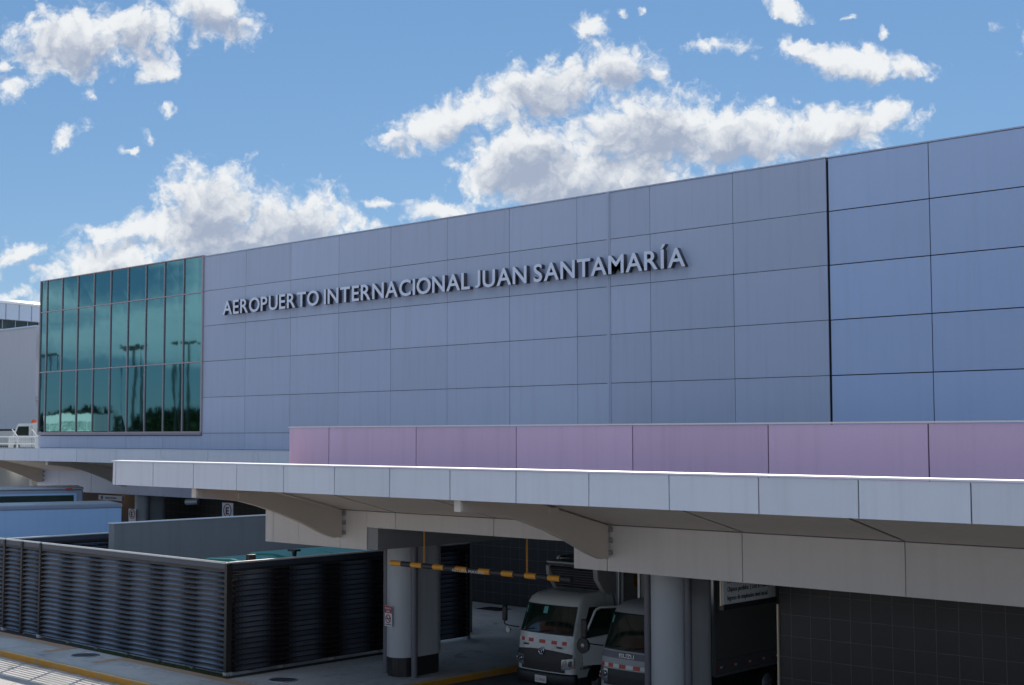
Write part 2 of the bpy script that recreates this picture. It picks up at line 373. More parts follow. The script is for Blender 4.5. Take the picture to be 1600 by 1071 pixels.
def text_mesh(txt, size, extrude=0.0, offset=0.0, sx=1.0, width=None, align='LEFT'):
    cu = bpy.data.curves.new('lettering', 'FONT'); cu.body = txt; cu.size = size; cu.extrude = extrude; cu.offset = offset; cu.align_x = align; cu.resolution_u = 4
    ob = bpy.data.objects.new('lettering', cu); COL.objects.link(ob)
    dg = bpy.context.evaluated_depsgraph_get(); me = bpy.data.meshes.new_from_object(ob.evaluated_get(dg))
    bpy.data.objects.remove(ob); bpy.data.curves.remove(cu)
    xs = [v.co.x for v in me.vertices]
    w = max(xs) - min(xs); k = (width / w) if width else sx
    for v in me.vertices: v.co.x = (v.co.x - (min(xs) if align == 'LEFT' else 0)) * k
    return me
def text_obj(name, txt, size, mat_, loc, xdir, parent=None, width=None, extrude=.003, offset=0.0, local=False, align='LEFT'):
    me = text_mesh(txt, size, extrude, offset, 1.0, width, align)
    xd = Vector(xdir).normalized(); zd = Vector((0, 0, 1)); nd = xd.cross(zd)
    Mx = Matrix(((xd.x, zd.x, nd.x, 0), (xd.y, zd.y, nd.y, 0), (xd.z, zd.z, nd.z, 0), (0, 0, 0, 1)))
    L = Vector(loc) - (ORG.get(parent.name, Vector((0, 0, 0))) if parent is not None and not local else Vector((0, 0, 0)))
    me.transform(Matrix.Translation(L) @ Mx); me.materials.clear(); me.materials.append(M[mat_]); me.name = name
    o = bpy.data.objects.new(name, me); COL.objects.link(o)
    if parent is not None: o.parent = parent; ORG[o.name] = ORG.get(parent.name, Vector((0, 0, 0)))
    return o

# ================================================================== SETTING: ground
Z0 = -0.15
g = MB(); N = 24
g.face([(3000 * math.cos(2 * math.pi * i / 48), 3000 * math.sin(2 * math.pi * i / 48), Z0) for i in range(48)])
tag(g.build('road', 'asphalt'), kind='structure')
# raised pavement (kerb line along Y=17.6 and turning back along X=-23.8)
g = MB()
rc = 1.6; arc = [(-23.97 - rc + rc * math.sin(t), 17.77 + rc - rc * math.cos(t)) for t in [R(90) * i / 10 for i in range(11)]]
outer = [(-120, 17.77)] + arc + [(-23.97, 33.9), (-120, 33.9)]
g.prism_z(outer, Z0 - .02, 0.0)
tag(g.build('sidewalk', 'walk'), kind='structure')
k = MB()
inner = [(-120, 17.77)] + arc + [(-23.97, 33.9)]
o2 = [(-120, 17.60)] + [(-23.97 - rc + (rc + .17) * math.sin(t), 17.77 + rc - (rc + .17) * math.cos(t)) for t in [R(90) * i / 10 for i in range(11)]] + [(-23.80, 33.9)]
for i in range(len(inner) - 1):
    a, b, c, d = inner[i], inner[i + 1], o2[i + 1], o2[i]
    for f_ in k.prism_z([a, b, c, d], Z0 - .02, 0.012)[1:2]: f_.material_index = 1
tag(k.build('kerb', ['yellow', 'kerbtop'], bevel=.03), kind='structure')
g = MB(); g.face([(-23.79, 18.3, Z0 + .004), (30, 18.3, Z0 + .004), (30, 36, Z0 + .004), (-23.79, 36, Z0 + .004)])
tag(g.build('service_lane', 'lane'), kind='structure')
g = MB()
g.face([(-62, 18.95, .004), (-34.55, 18.95, .004), (-34.55, 19.25, .004), (-62, 19.25, .004)])
g.face([(-34.85, 18.30, .004), (-34.55, 18.30, .004), (-34.55, 18.95, .004), (-34.85, 18.95, .004)])
g.face([(-32.25, 18.30, .004), (-31.95, 18.30, .004), (-31.95, 19.0, .004), (-32.25, 19.0, .004)])
g.face([(-32.25, 19.0, .004), (-25.0, 19.0, .004), (-25.0, 19.3, .004), (-32.25, 19.3, .004)])
tag(g.build('tactile_paving', 'tactile'), kind='structure')
def manhole(x, y, r, label):
    t = thing('manhole', (x, y, 0), label, 'manhole', 'manhole covers in the pavement')
    a = MB(); a.tube((x, y, -.02), (x, y, .012), r, r, 32); a.build('cover', 'iron', t)
    a = MB(); a.ring((x, y, .008), (0, 0, 1), r + .03, .018, 32, 6); a.build('rim', 'steel', t)
manhole(-33.3, 18.75, .33, 'round iron manhole cover in the pavement where the tan tactile strip jogs')
manhole(-26.5, 20.1, .30, 'round iron manhole cover in front of the fence corner near the grey column')
t = thing('floor_grate', (-31.9, 33.0, 0), 'dark square drain grate in the floor by the far tiled wall', 'drain grate')
a = MB(); a.box(-32.5, -31.5, 32.6, 33.3, .0, .012); a.build('frame', 'iron', t)
a = MB(); [a.box(-32.45 + i * .1, -32.39 + i * .1, 32.65, 33.25, .012, .02) for i in range(9)]; a.build('bars', 'black', t)

# ================================================================== TERMINAL BUILDING
FY, LY, CY, PYY = 34.0, 20.5, 16.37, 21.0
T_ = thing('airport_terminal', (-30, FY, 0), 'long airport terminal with silver blue panel walls, teal glass end and low curved-bracket canopy', 'airport terminal')
def panels(mb, xs, zs, y, th=.03, gap=.012, gapz=None, tilt=.002, lo=.95, hi=1.05):
    gz = gap if gapz is None else gapz
    for i in range(len(xs) - 1):
        for j in range(len(zs) - 1):
            x0, x1 = xs[i] + gap / 2, xs[i + 1] - gap / 2; z0, z1 = sorted((zs[j], zs[j + 1])); z0 += gz / 2; z1 -= gz / 2
            if x1 <= x0: continue
            mb.val = random.uniform(lo, hi)
            d = [random.uniform(-tilt, tilt) * 2 for _ in range(4)]
            mb.hull([(x0, y + d[0], z0), (x1, y + d[1], z0), (x1, y + d[2], z1), (x0, y + d[3], z1)], [(x0, y + th, z0), (x1, y + th, z0), (x1, y + th, z1), (x0, y + th, z1)])
    mb.val = 1
rows = [13.66, 12.13, 10.59, 9.03, 7.46, 5.90, 5.20, 4.10, 3.05]
XJ = [-50.78, -47.65, -44.55, -41.48, -38.41, -35.34, -32.23, -29.15, -27.80, -26.11, -22.98, -19.805]
# masonry core behind the panels
a = MB(); a.box(-65.40, 12, FY + .095, FY + 18, 4.1, 13.60); a.box(-65.40, -27.8, FY + .095, FY + .5, 3.08, 4.098)
a.build('wall', 'joint', T_)
a = MB()
panels(a, XJ, rows[:6], FY, gap=.018, gapz=.018)
panels(a, [x for x in XJ if x <= -27.8], rows[5:], FY, gap=.016, gapz=.016)
XG = [-65.44] + [-64.78 + 1.556 * i for i in range(10)]
panels(a, [-65.44] + XG[2::2][:-1] + [-50.78], [5.80, 5.20, 4.10, 3.05], FY, gap=.016, gapz=.016)
a.build('wall_cladding', 'panel', T_)
a = MB()
XB = [-19.775, -16.72, -13.6, -10.5, -7.4, -4.3, -1.2, 1.9, 5.0, 8.1, 11.2]
panels(a, XB, rows[:6] + [4.9], FY + .06, gap=.028, gapz=.03)
o = a.build('side_wall_cladding', 'panel_blue', T_); 
a = MB(); a.box(-27.86, -27.80 + .02, FY - .035, FY - .002, 5.9, 13.67); a.box(-27.77, -27.73, FY - .03, FY - .002, 5.9, 13.67); a.build('cover_strip', 'panel', T_)
a = MB(); a.box(-50.80, -19.79, FY - .02, FY + .6, 13.661, 13.70); a.box(-19.78, 12, FY + .04, FY + .6, 13.661, 13.70); a.build('roof_edge', 'panel', T_)
# curtain wall
cw = MB()
for x in XG[1:] + [-50.86]: cw.box(x - .022, x + .022, FY - .05, FY + .04, 5.98, 13.70)
cw.box(-65.47, -65.41, FY - .06, FY + .04, 5.98, 13.72)
for z in (12.10, 9.03): cw.box(-65.41, -50.83, FY - .045, FY + .03, z - .024, z + .024)
cw.box(-65.47, -50.80, FY - .075, FY + .03, 5.83, 5.98); cw.box(-65.50, -50.80, FY - .11, FY + .03, 5.90, 5.95)
cw.box(-65.47, -50.80, FY - .055, FY + .3, 13.70, 13.74); cw.box(-50.83, -50.76, FY - .07, FY + .03, 5.9, 13.74)
cwo = cw.build('window_frame', 'mull', T_)
ZG = [5.98, 9.03, 12.10, 13.70]
XG2 = XG[:] + [-50.8]
for i in range(len(XG2) - 1):
    if XG2[i + 1] - XG2[i] < .3: continue
    for j in range(3):
        a = MB(); x0, x1, z0, z1 = XG2[i] + .03, XG2[i + 1] - .03, ZG[j] + .03, ZG[j + 1] - .03
        q = [random.uniform(-.004, .004) for _ in range(4)]
        a.hull([(x0, FY + .0 + q[0], z0), (x1, FY + .0 + q[1], z0), (x1, FY + .0 + q[2], z1), (x0, FY + .0 + q[3], z1)], [(x0, FY + .02, z0), (x1, FY + .02, z0), (x1, FY + .02, z1), (x0, FY + .02, z1)])
        a.build('window_pane', 'tealglass', cwo)
# near block: upstand (mauve), canopy, lower fascia
XP = [-27.53, -25.96, -22.84, -19.72, -16.60, -13.50, -10.42, -7.3, -4.2, -1.1, 2.0, 5.1, 8.2, 11.3]
a = MB(); panels(a, XP, [6.0, 4.86], PYY, gap=.026); a.build('upper_fascia', 'mauve', T_)
a = MB(); a.box(-27.50, 11.3, PYY + .035, FY + .04, 4.84, 5.985); a.build('upper_block', 'joint', T_)
a = MB(); a.box(-27.55, 11.3, PYY - .02, PYY + .25, 6.001, 6.03); a.build('upper_coping', 'coping', T_)
XC = [-28.0, -27.87] + [-26.31 + 1.5615 * i for i in range(0, 25)]
a = MB(); panels(a, XC, [5.225, 4.69], CY, gap=.022); o = a.build('canopy_fascia', 'fascia', T_)
a = MB(); a.prism_x([(CY + .035, 4.72), (CY + .3, 4.80), (CY + .3, 5.2), (CY + .035, 5.2)], -27.99, 11.3); a.build('fascia_frame', 'joint', T_)
a = MB(); a.prism_x([(CY - .02, 5.228), (CY + .22, 5.228), (CY + .22, 5.256), (CY - .02, 5.25)], -28.02, 11.3); a.build('canopy_coping', 'coping', T_)
a = MB(); a.box(-27.98, 11.3, CY + .305, PYY - .0, 4.86, 4.90) ; a.build('canopy_roof', 'roofing', T_)
# sloping slatted soffit: strips running along X
a = MB(); ns = 26; y0, z0, y1, z1 = CY + .04, 5.12, LY - .01, 4.085
segs = [-27.95] + [-27.87 + 3.123 * i for i in range(1, 13)] + [11.3]
segs = [-27.95, -26.3, -22.96, -19.84, -16.86, -13.74, -10.62, -7.5, -4.38, -1.26, 1.86, 4.98, 8.1, 11.3]
for s_ in range(len(segs) - 1):
    for i in range(ns):
        t0, t1 = i / ns, (i + .93) / ns
        ya, za, yb, zb = y0 + (y1 - y0) * t0, z0 + (z1 - z0) * t0, y0 + (y1 - y0) * t1, z0 + (z1 - z0) * t1
        a.hull([(segs[s_] + .05, ya, za), (segs[s_ + 1] - .05, ya, za), (segs[s_ + 1] - .05, yb, zb), (segs[s_] + .05, yb, zb)],
               [(segs[s_] + .05, ya, za + .02), (segs[s_ + 1] - .05, ya, za + .02), (segs[s_ + 1] - .05, yb, zb + .02), (segs[s_] + .05, yb, zb + .02)])
a.build('soffit', 'soffit', T_)
a = MB(); a.prism_x([(y0, z0 + .03), (y1, z1 + .03), (y1, 4.84), (y0 + .5, 4.98), (y0, z0 + .06)], -27.9, 11.3); a.build('soffit_backing', 'joint', T_)
# lower fascia behind: deep panels / shallow header over the opening / deep panels
a = MB()
panels(a, [-27.80, -27.49, -26.47, -24.90, -23.95], [4.075, 3.185], LY, gap=.014)
panels(a, [-23.95, -22.98, -19.9, -17.70], [4.075, 3.70], LY, gap=.014)
panels(a, [-17.70, -16.85, -13.75, -10.62, -7.5, -4.4, -1.3, 1.8, 4.9, 8, 11.1], [4.075, 3.185], LY, gap=.016)
a.build('lower_fascia', 'lower', T_)
a = MB(); a.box(-27.79, -23.96, LY + .035, LY + .30, 3.2, 4.84); a.box(-23.96, -17.71, LY + .035, LY + .30, 3.72, 4.84); a.box(-17.71, 11.2, LY + .035, LY + .30, 3.2, 4.84)
a.box(-27.79, -27.5, LY + .305, FY, 3.2, 4.84)
a.build('fascia_backing', 'beam', T_)
a = MB(); a.box(-24.05, -23.60, LY - .06 + .09, FY - .02, 3.21, 3.695); a.build('cross_beam', 'beam', T_)
a = MB(); a.box(-27.49, 11.3, LY + .31, FY - .05, 4.0, 4.05); a.build('ceiling', 'ceiling', T_)
def bracket(bx, by, th=.16):
    # curved cantilever in the plane x = const, running from the fascia back to the wall line
    low = [(16.44, 4.50), (17.0, 4.46), (17.6, 4.38), (18.1, 4.25), (18.7, 4.06), (19.3, 3.83), (19.9, 3.56), (20.25, 3.44), (20.30, 3.48), (20.36, 3.44), (20.42, 3.44)]
    topl = [(20.42, 4.07), (16.44, 5.04)]
    dy = by - LY
    a = MB(); pts = [(y + dy, z) for y, z in low + topl]
    a.hull([(bx - th, y, z) for y, z in pts], [(bx, y, z) for y, z in pts])
    o = a.build('bracket', 'bracket', T_)
    b = MB(); b.box(bx + .002, bx + .02, 16.46 + dy, 16.60 + dy, 4.52, 4.66); b.build('bracket_plate', 'platep', o)
    b = MB(); b.box(bx + .002, bx + .05, 17.50 + dy, 17.75 + dy, 4.44, 4.58) if bx < -20 else b.box(bx + .002, bx + .05, 18.70 + dy, 18.92 + dy, 4.38, 4.48); b.build('spotlight_box', 'platep', o)
    for z in (3.55, 3.78, 3.99):
        b = MB(); b.box(bx - th - .02, bx + .05, 20.42 + dy, 20.495 + dy, z - .04, z + .04); b.build('bracket_bolt', 'beam', o)
for bx in (-24.75, -16.75, -8.75 + 4.0, 3.25): bracket(bx, LY) if bx != -4.75 else None
# far canopy, same section, 13.5 m further back
FC = 29.87
a = MB(); XF = [-76.4 + 3.123 * i for i in range(0, 16)]; XF = [x for x in XF if x < -28] + [-27.85]
XF = [-76.62, -73.5, -70.4, -67.2, -64.1, -60.72, -57.42, -54.08, -50.76, -47.5, -44.2, -41.0, -37.8, -34.6, -31.4, -27.85]
panels(a, XF, [5.225, 4.665], FC, gap=.016); a.build('canopy_fascia', 'fascia', T_)
a = MB(); a.box(-76.6, -27.86, FC + .035, FC + .3, 4.70, 5.2); a.build('fascia_frame', 'joint', T_)
a = MB(); a.box(-76.62, -27.86, FC - .01, FC + .3, 5.228, 5.25); a.build('canopy_coping', 'fascia', T_)
a = MB(); a.box(-76.6, -27.86, FC + .305, FY - .01, 5.0, 5.06); a.build('canopy_roof', 'beam', T_)
a = MB(); y0, z0, y1, z1 = FC + .04, 4.98, FY - .01, 4.085; sg = [-76.6, -72.75, -68.75, -64.83, -60.75, -56.83, -52.7, -48.8, -44.7, -40.7, -36.7, -32.7, -27.9]
for s_ in range(len(sg) - 1):
    for i in range(20):
        t0, t1 = i / 20, (i + .92) / 20
        ya, za, yb, zb = y0 + (y1 - y0) * t0, z0 + (z1 - z0) * t0, y0 + (y1 - y0) * t1, z0 + (z1 - z0) * t1
        a.hull([(sg[s_] + .02, ya, za), (sg[s_ + 1] - .02, ya, za), (sg[s_ + 1] - .02, yb, zb), (sg[s_] + .02, yb, zb)],
               [(sg[s_] + .02, ya, za + .02), (sg[s_ + 1] - .02, ya, za + .02), (sg[s_ + 1] - .02, yb, zb + .02), (sg[s_] + .02, yb, zb + .02)])
a.build('soffit', 'soffit', T_)
for bx in (-72.75, -64.75, -56.75, -48.75, -40.75): bracket(bx, FY)
# columns
def pier(x, y, h=3.2, r=.40, L=.7):
    a = MB()
    def st(r_, n=16): return [(x + r_ * math.cos(t), y + r_ * math.sin(t)) for t in [math.pi + math.pi * i / n for i in range(n + 1)]] + [(x + r_ * math.cos(t), y + L + r_ * math.sin(t)) for t in [math.pi * i / n for i in range(n + 1)]]
    for f in a.hull([(p[0], p[1], .46) for p in st(r)], [(p[0], p[1], 1.75) for p in st(r)])[2:]: f.smooth = True
    for f in a.hull([(p[0], p[1], 1.757) for p in st(r)], [(p[0], p[1], h) for p in st(r)])[2:]: f.smooth = True
    for f in a.hull([(p[0], p[1], 1.745) for p in st(r - .006)], [(p[0], p[1], 1.76) for p in st(r - .006)])[2:]: f.smooth = True
    c = a.build('column', 'conc', T_)
    b = MB(); pts = st(r - .03, 6); n = len(pts)
    for i in range(n):
        p, q = Vector((*pts[i], 0)), Vector((*pts[(i + 1) % n], 0)); d = (q - p)
        if d.length < .05: continue
        u = d.normalized() * .004; nn = Vector((d.y, -d.x, 0)).normalized() * .012
        b.hull([p + u, q - u, q - u - nn * 3, p + u - nn * 3], [v + Vector((0, 0, .455)) for v in (p + u, q - u, q - u - nn * 3, p + u - nn * 3)])
    b.mi = 1; b.prism_z(st(r - .045, 6), 0.0, .455)
    b.build('column_base', ['tile_base', 'pipe'], c)
    for sx_, yy in ((-1, -.12), (1, -.18)):
        b = MB(); b.tube((x + sx_ * (r + .09), y + yy + (.1 if sx_ > 0 else 0), -.14 if sx_ > 0 else 0), (x + sx_ * (r + .09), y + yy + (.1 if sx_ > 0 else 0), h), .075, .075, 14); b.build('drain_pipe', 'pipe', c)
pier(-24.97, 22.55); pier(-16.80, 22.45); pier(-56.85, 34.9, 3.1); pier(-4.75, 22.5)
# walls at the back of the undercroft
a = MB(); a.box(-34.5, -20.0, FY + .0, FY + .25, 0, 4.0); a.box(-20, 11, FY, FY + .25, Z0, 4.0); a.build('tiled_wall', 'tiles', T_)
a = MB(); a.box(-14.40, 11, 22.70, 22.95, Z0, 3.9); a.build('tiled_wall', 'tiles', T_)
a = MB(); a.box(-14.435, -14.402, 22.66, 22.96, Z0, 2.56); a.build('edge_trim', 'woodstrip', T_)
a = MB(); a.box(-66, -34.5, 38.2, 38.4, 0, 4.9); a.build('tiled_wall', 'tiles', T_)
a = MB(); a.box(-66, -34.5, FY + .51, 38.2, 4.12, 4.2); a.build('ceiling', 'ceiling', T_)
a = MB(); a.box(-29.5, -28.8, 27.85, 28.75, 0, 4.0); a.build('wall_pier', 'greywall', T_)
# ------------------------------------------------------------------ lettering on the facade
LT = thing('wall_lettering', (-37, FY, 11), 'raised capital letters spelling AEROPUERTO INTERNACIONAL JUAN SANTAMARÍA across the panel wall', 'building sign')
def word(txt, x0, x1, zb, cap):
    gl = []
    for ch in txt:
        me = text_mesh(ch, 1.0, 0, 0.012); xs = [v.co.x for v in me.vertices]; gl.append((ch, max(xs) - min(xs))); bpy.data.meshes.remove(me)
    capf = .729
    s = cap / capf
    def kern(a, b):
        if a == 'T' and b == 'A' or a == 'A' and b == 'T': return .02
        return {('A', 'L'): .07, ('J', 'U'): .13}.get((a, b), .085 if 'A' in (a, b) or 'O' in (a, b) else .115)
    tot = sum(w for _, w in gl) + sum(kern(gl[i][0], gl[i + 1][0]) for i in range(len(gl) - 1))
    kx = (x1 - x0) / (tot * s); x = x0
    for i, (ch, w) in enumerate(gl):
        me = text_mesh(ch, s, .085, .015 * s)
        if ch == 'J':
            zl_, zh_ = min(v.co.y for v in me.vertices), max(v.co.y for v in me.vertices)
            for v in me.vertices: v.co.y = (v.co.y - zl_) / (zh_ - zl_) * cap
        xs = [v.co.x for v in me.vertices]; mn = min(xs)
        me.materials.clear(); me.materials.append(M['letter']); me.materials.append(M['letter_side'])
        for v in me.vertices: v.co = Vector(((v.co.x - mn) * kx + x - ORG[LT.name].x, FY - .14 - v.co.z - ORG[LT.name].y, v.co.y + zb - ORG[LT.name].z))
        me.update()
        for p in me.polygons: p.material_index = 0 if abs(p.normal.y) > .7 else 1
        o = bpy.data.objects.new('letter', me); COL.objects.link(o); o.parent = LT; me.name = 'letter'
        x += w * s * kx + (kern(ch, gl[i + 1][0]) * s * kx if i < len(gl) - 1 else 0)
word('AEROPUERTO', -49.02, -42.46, 10.97, .615); word('INTERNACIONAL', -42.13, -33.96, 10.97, .615)
word('JUAN', -33.70, -31.23, 10.97, .615); word('SANTAMARÍA', -30.90, -24.60, 10.97, .615)

# ================================================================== LOUVRE FENCE
def fence(name, label, runs, ztop, zb=.10, pitch=.128, front=lambda q: q.y < 19.6 and q.x < -37.0):
    f = thing(name, (runs[0][0][0], runs[0][0][1], 0), label, 'fence')
    donep = set()
    for (p0, p1, nb, detail) in runs:
        p0, p1 = Vector((*p0, 0)), Vector((*p1, 0)); d = (p1 - p0); L = d.length; u = d / L
        nrm = Vector((u.y, -u.x, 0))                     # outward side (towards -Y for +X runs)
        Mx = Matrix(((u.x, -nrm.x, 0, p0.x), (u.y, -nrm.y, 0, p0.y), (0, 0, 1, 0), (0, 0, 0, 1)))   # local: x along, y inward
        for i in range(nb + 1):
            q = p0 + u * (L * i / nb); key = (round(q.x, 1), round(q.y, 1))
            if key in donep: continue
            donep.add(key); a = MB(); x = L * i / nb
            corner = i in (0, nb)
            w = .05 if corner else .03
            fr = corner or front(q); w = .05 if fr else .03; a.box(x - w, x + w, -.055 if fr else .05, .10, .02, ztop - .03, Mx)
            a.mi = 1; a.box(x - .07, x + .07, -.07 if corner else .02, .12, 0, .09, Mx)
            a.build('post', ['post', 'conc'], f)
        for i in range(nb):
            xa, xb = L * i / nb + .002, L * (i + 1) / nb - .002; a = MB()
            z = zb; m_ = 14; slat_var = [random.uniform(.75, 1.1) for _ in range(60)]; ns_ = 0
            bow = random.uniform(-.004, .004)
            while z < ztop - .27:
                a.mi = 0
                dz = [random.uniform(-.003, .003) for _ in range(2)]
                def sec(k_):
                    s_ = xa + (xb - xa) * k_ / m_; q = k_ / m_; zz = z + dz[0] * (1 - q) + dz[1] * q + bow * math.sin(math.pi * q)
                    return [Mx @ Vector((s_, y, zz + h)) for y, h in ((-.036, .0), (-.028, -.006), (.046, .090), (.040, .096))]
                for kk in range(m_):
                    q = (kk + .5) / m_
                    a.val = detail * max(0.04, min(1.0, .55 - .62 * math.cos(2 * math.pi * min(1, q * 1.05)))) * slat_var[ns_]  # painted sheen: pale in mid-bay, darkened beside the posts
                    A_, B_ = sec(kk), sec(kk + 1)
                    for e in range(4): a.face([A_[e], B_[e], B_[(e + 1) % 4], A_[(e + 1) % 4]])
                a.mi = 1; a.val = 0; A_, B_ = sec(0)[0], sec(m_)[0]
                n_ = -(nrm) ; lo_ = [A_ + nrm * .006 + Vector((0, 0, -.022)), B_ + nrm * .006 + Vector((0, 0, -.022)), B_ + nrm * .001 + Vector((0, 0, -.022)), A_ + nrm * .001 + Vector((0, 0, -.022))]
                a.hull(lo_, [v_ + Vector((0, 0, .030)) for v_ in lo_])
                z += pitch; ns_ += 1
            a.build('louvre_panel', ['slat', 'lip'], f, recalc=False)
        a = MB(); a.tube(Mx @ Vector((-.05, 0, ztop - .02)), Mx @ Vector((L + .05, 0, ztop - .02)), .028, .028, 12); a.mi = 1; a.box(0, L, -.026, .0, ztop - .17, ztop - .045, Mx); a.mi = 2; a.box(0, L, -.034, .02, ztop - .235, ztop - .172, Mx); a.build('top_rail', ['railtop', 'rail', 'post'], f)
    return f
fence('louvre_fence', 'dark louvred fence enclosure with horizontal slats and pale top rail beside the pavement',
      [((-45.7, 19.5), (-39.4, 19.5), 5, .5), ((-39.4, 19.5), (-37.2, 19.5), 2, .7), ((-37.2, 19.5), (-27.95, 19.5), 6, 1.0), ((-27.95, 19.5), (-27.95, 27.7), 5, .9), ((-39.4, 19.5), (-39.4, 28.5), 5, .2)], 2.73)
# planting strip along the fence
a = MB(); a.face([(-46, 19.28, .006), (-27.6, 19.28, .006), (-27.6, 24.4, .006), (-27.9, 24.4, .006), (-27.9, 19.6, .006), (-46, 19.6, .006)])
tag(a.build('planting_strip', 'soil'), kind='structure')
a = MB()
for i in range(2600):
    x = random.uniform(-35.5, -27.7); y = random.uniform(19.29, 19.5)
    if random.random() > (.15 + .8 * max(0, math.sin(x * 1.3)) if x < -31 else .9): continue
    h = random.uniform(.02, .07); an = random.uniform(0, 6.28); dx, dy = .008 * math.cos(an), .008 * math.sin(an)
    a.face([(x - dx, y - dy, .006), (x + dx, y + dy, .006), (x + random.uniform(-.02, .02), y + random.uniform(-.02, .02), h)])
tag(a.build('grass', 'grass', recalc=False), 'tufts of short grass growing along the foot of the fence', 'grass', kind='stuff')
# grey rendered wall inside the enclosure
t = thing('boundary_wall', (-37.5, 22, 0), 'tall plain grey rendered wall standing behind the louvre fence', 'wall')
a = MB(); a.box(-37.8, -37.5, 22.0, 36.5, 0, 3.12); a.build('wall_panel', 'greywall', t, bevel=.01)
a = MB(); a.box(-37.82, -37.48, 21.98, 36.5, 3.121, 3.145); a.build('coping', 'coping', t)
# green waste container
t = thing('waste_container', (-29.2, 22.6, 0), 'green waste container with ribbed lid showing above the fence', 'waste container')
a = MB(); a.box(-30.6, -28.5, 20.6, 25.0, .2, 2.45); [a.box(-28.5, -28.42, 20.8 + i * .55, 20.95 + i * .55, .2, 2.42) for i in range(8)]; a.build('body', 'green', t, bevel=.02)
for i, (ya, yb, zz) in enumerate(((20.65, 22.0, 2.60), (22.05, 23.5, 2.66), (23.55, 24.9, 2.66))):
    a = MB(); a.prism_y([(-30.6, 2.47), (-28.45, 2.47), (-28.45, zz - .06), (-29.5, zz + .04), (-30.6, zz)], ya, yb); a.build('lid', 'green', t, bevel=.02)
a = MB(); a.tube((-28.9, 22.25, 2.62), (-28.9, 22.25, 2.80), .05, .07, 10); a.box(-29.0, -28.7, 22.1, 22.3, 2.78, 2.83); a.build('handle', 'black', t)
a = MB(); a.box(-28.40, -28.25, 20.35, 20.55, 0, 2.84); tag(a.build('gate_post', 'post', bevel=.01), 'short black square post behind the fence corner by the green container', 'post')

# ================================================================== HEIGHT BAR on chains
t = thing('height_bar', (-21.1, 20.9, 2.9), 'yellow and black striped height limit bar hanging on two chains across the entrance', 'height bar')
a = MB(); xs0, xs1 = -23.56, -18.2; n = 18; w = (xs1 - xs0) / n
xx = [-23.56, -23.19, -22.86, -22.50, -22.14, -21.80, -21.43, -21.08, -20.72, -20.38, -20.03, -19.70, -19.36, -19.05, -18.72, -18.40, -18.1]
for i in range(len(xx) - 1):
    a.mi = i % 2; a.tube((xx[i], 20.9, 2.90), (xx[i + 1], 20.9, 2.90), .062, .062, 20)
a.build('bar', ['baryellow', 'barblack'], t)
for cx in (-22.45, -19.33):
    a = MB(); z = 2.96; j = 0
    while z < 3.70:
        for sgn in (-1, 1):
            if j % 2: a.tube((cx + sgn * .016, 20.9, z), (cx + sgn * .016, 20.9, z + .05), .006, .006, 6)
            else: a.tube((cx, 20.9 + sgn * .016, z), (cx, 20.9 + sgn * .016, z + .05), .006, .006, 6)
        d = (.02, 0, 0) if j % 2 else (0, .02, 0)
        for zz in (z, z + .05): a.tube((cx - d[0], 20.9 - d[1], zz), (cx + d[0], 20.9 + d[1], zz), .006, .006, 6)
        z += .042; j += 1
    a.build('chain', 'baryellow', t)
text_obj('lettering', 'ALTURA MAXIMA', .09, 'rwhite', (-21.5, 20.83, 2.85), (1, 0, 0), t, width=1.0)

# ================================================================== SIGNS
def face_sign(t, x, y, z0, z1, w, xdir=(1, 0, 0), mat_='signwhite'):
    a = MB(); a.box(x - w / 2, x + w / 2, y - .01, y + .01, z0, z1); return a.build('panel', mat_, t)
t = thing('no_smoking_sign', (-24.97, 22.13, 1.45), 'small white no smoking sign with red heading on the front of the round column', 'sign')
sx, sy, ang = -25.02, 22.12, R(-6)
cx_, sy_ = math.cos(ang), math.sin(ang)
MxS = Matrix.Translation((sx, sy, 0)) @ Matrix.Rotation(ang, 4, 'Z')
a = MB(); a.box(-.15, .15, -.012, .0, 1.20, 1.69, MxS); a.build('panel', 'signwhite', t)
a = MB(); a.box(-.145, .145, -.016, -.0125, 1.52, 1.685, MxS); a.build('heading', 'signred', t)
a = MB(); cpt = MxS @ Vector((0, -.018, 1.38)); a.ring(cpt, MxS.to_3x3() @ Vector((0, 1, 0)), .095, .011, 28, 6)
p0 = MxS @ Vector((-.07, -.018, 1.45)); p1 = MxS @ Vector((.07, -.018, 1.31)); a.tube(p0, p1, .009, .009, 6); a.build('prohibition_ring', 'signred', t)
a = MB(); a.box(-.075, .055, -.017, -.0135, 1.372, 1.39, MxS); a.box(.045, .055, -.017, -.0135, 1.39, 1.42, MxS); a.box(.06, .07, -.017, -.0135, 1.39, 1.43, MxS); a.build('cigarette_symbol', 'signblack', t)
xd = MxS.to_3x3() @ Vector((1, 0, 0))
text_obj('lettering', 'PROHIBIDO', .062, 'signwhite', MxS @ Vector((-.12, -.018, 1.61)), xd, t, width=.24)
text_obj('lettering', 'FUMAR', .062, 'signwhite', MxS @ Vector((-.07, -.018, 1.54)), xd, t, width=.14)
text_obj('lettering', 'AREA LIBRE DE HUMO', .03, 'signblack', MxS @ Vector((-.12, -.014, 1.235)), xd, t, width=.24)
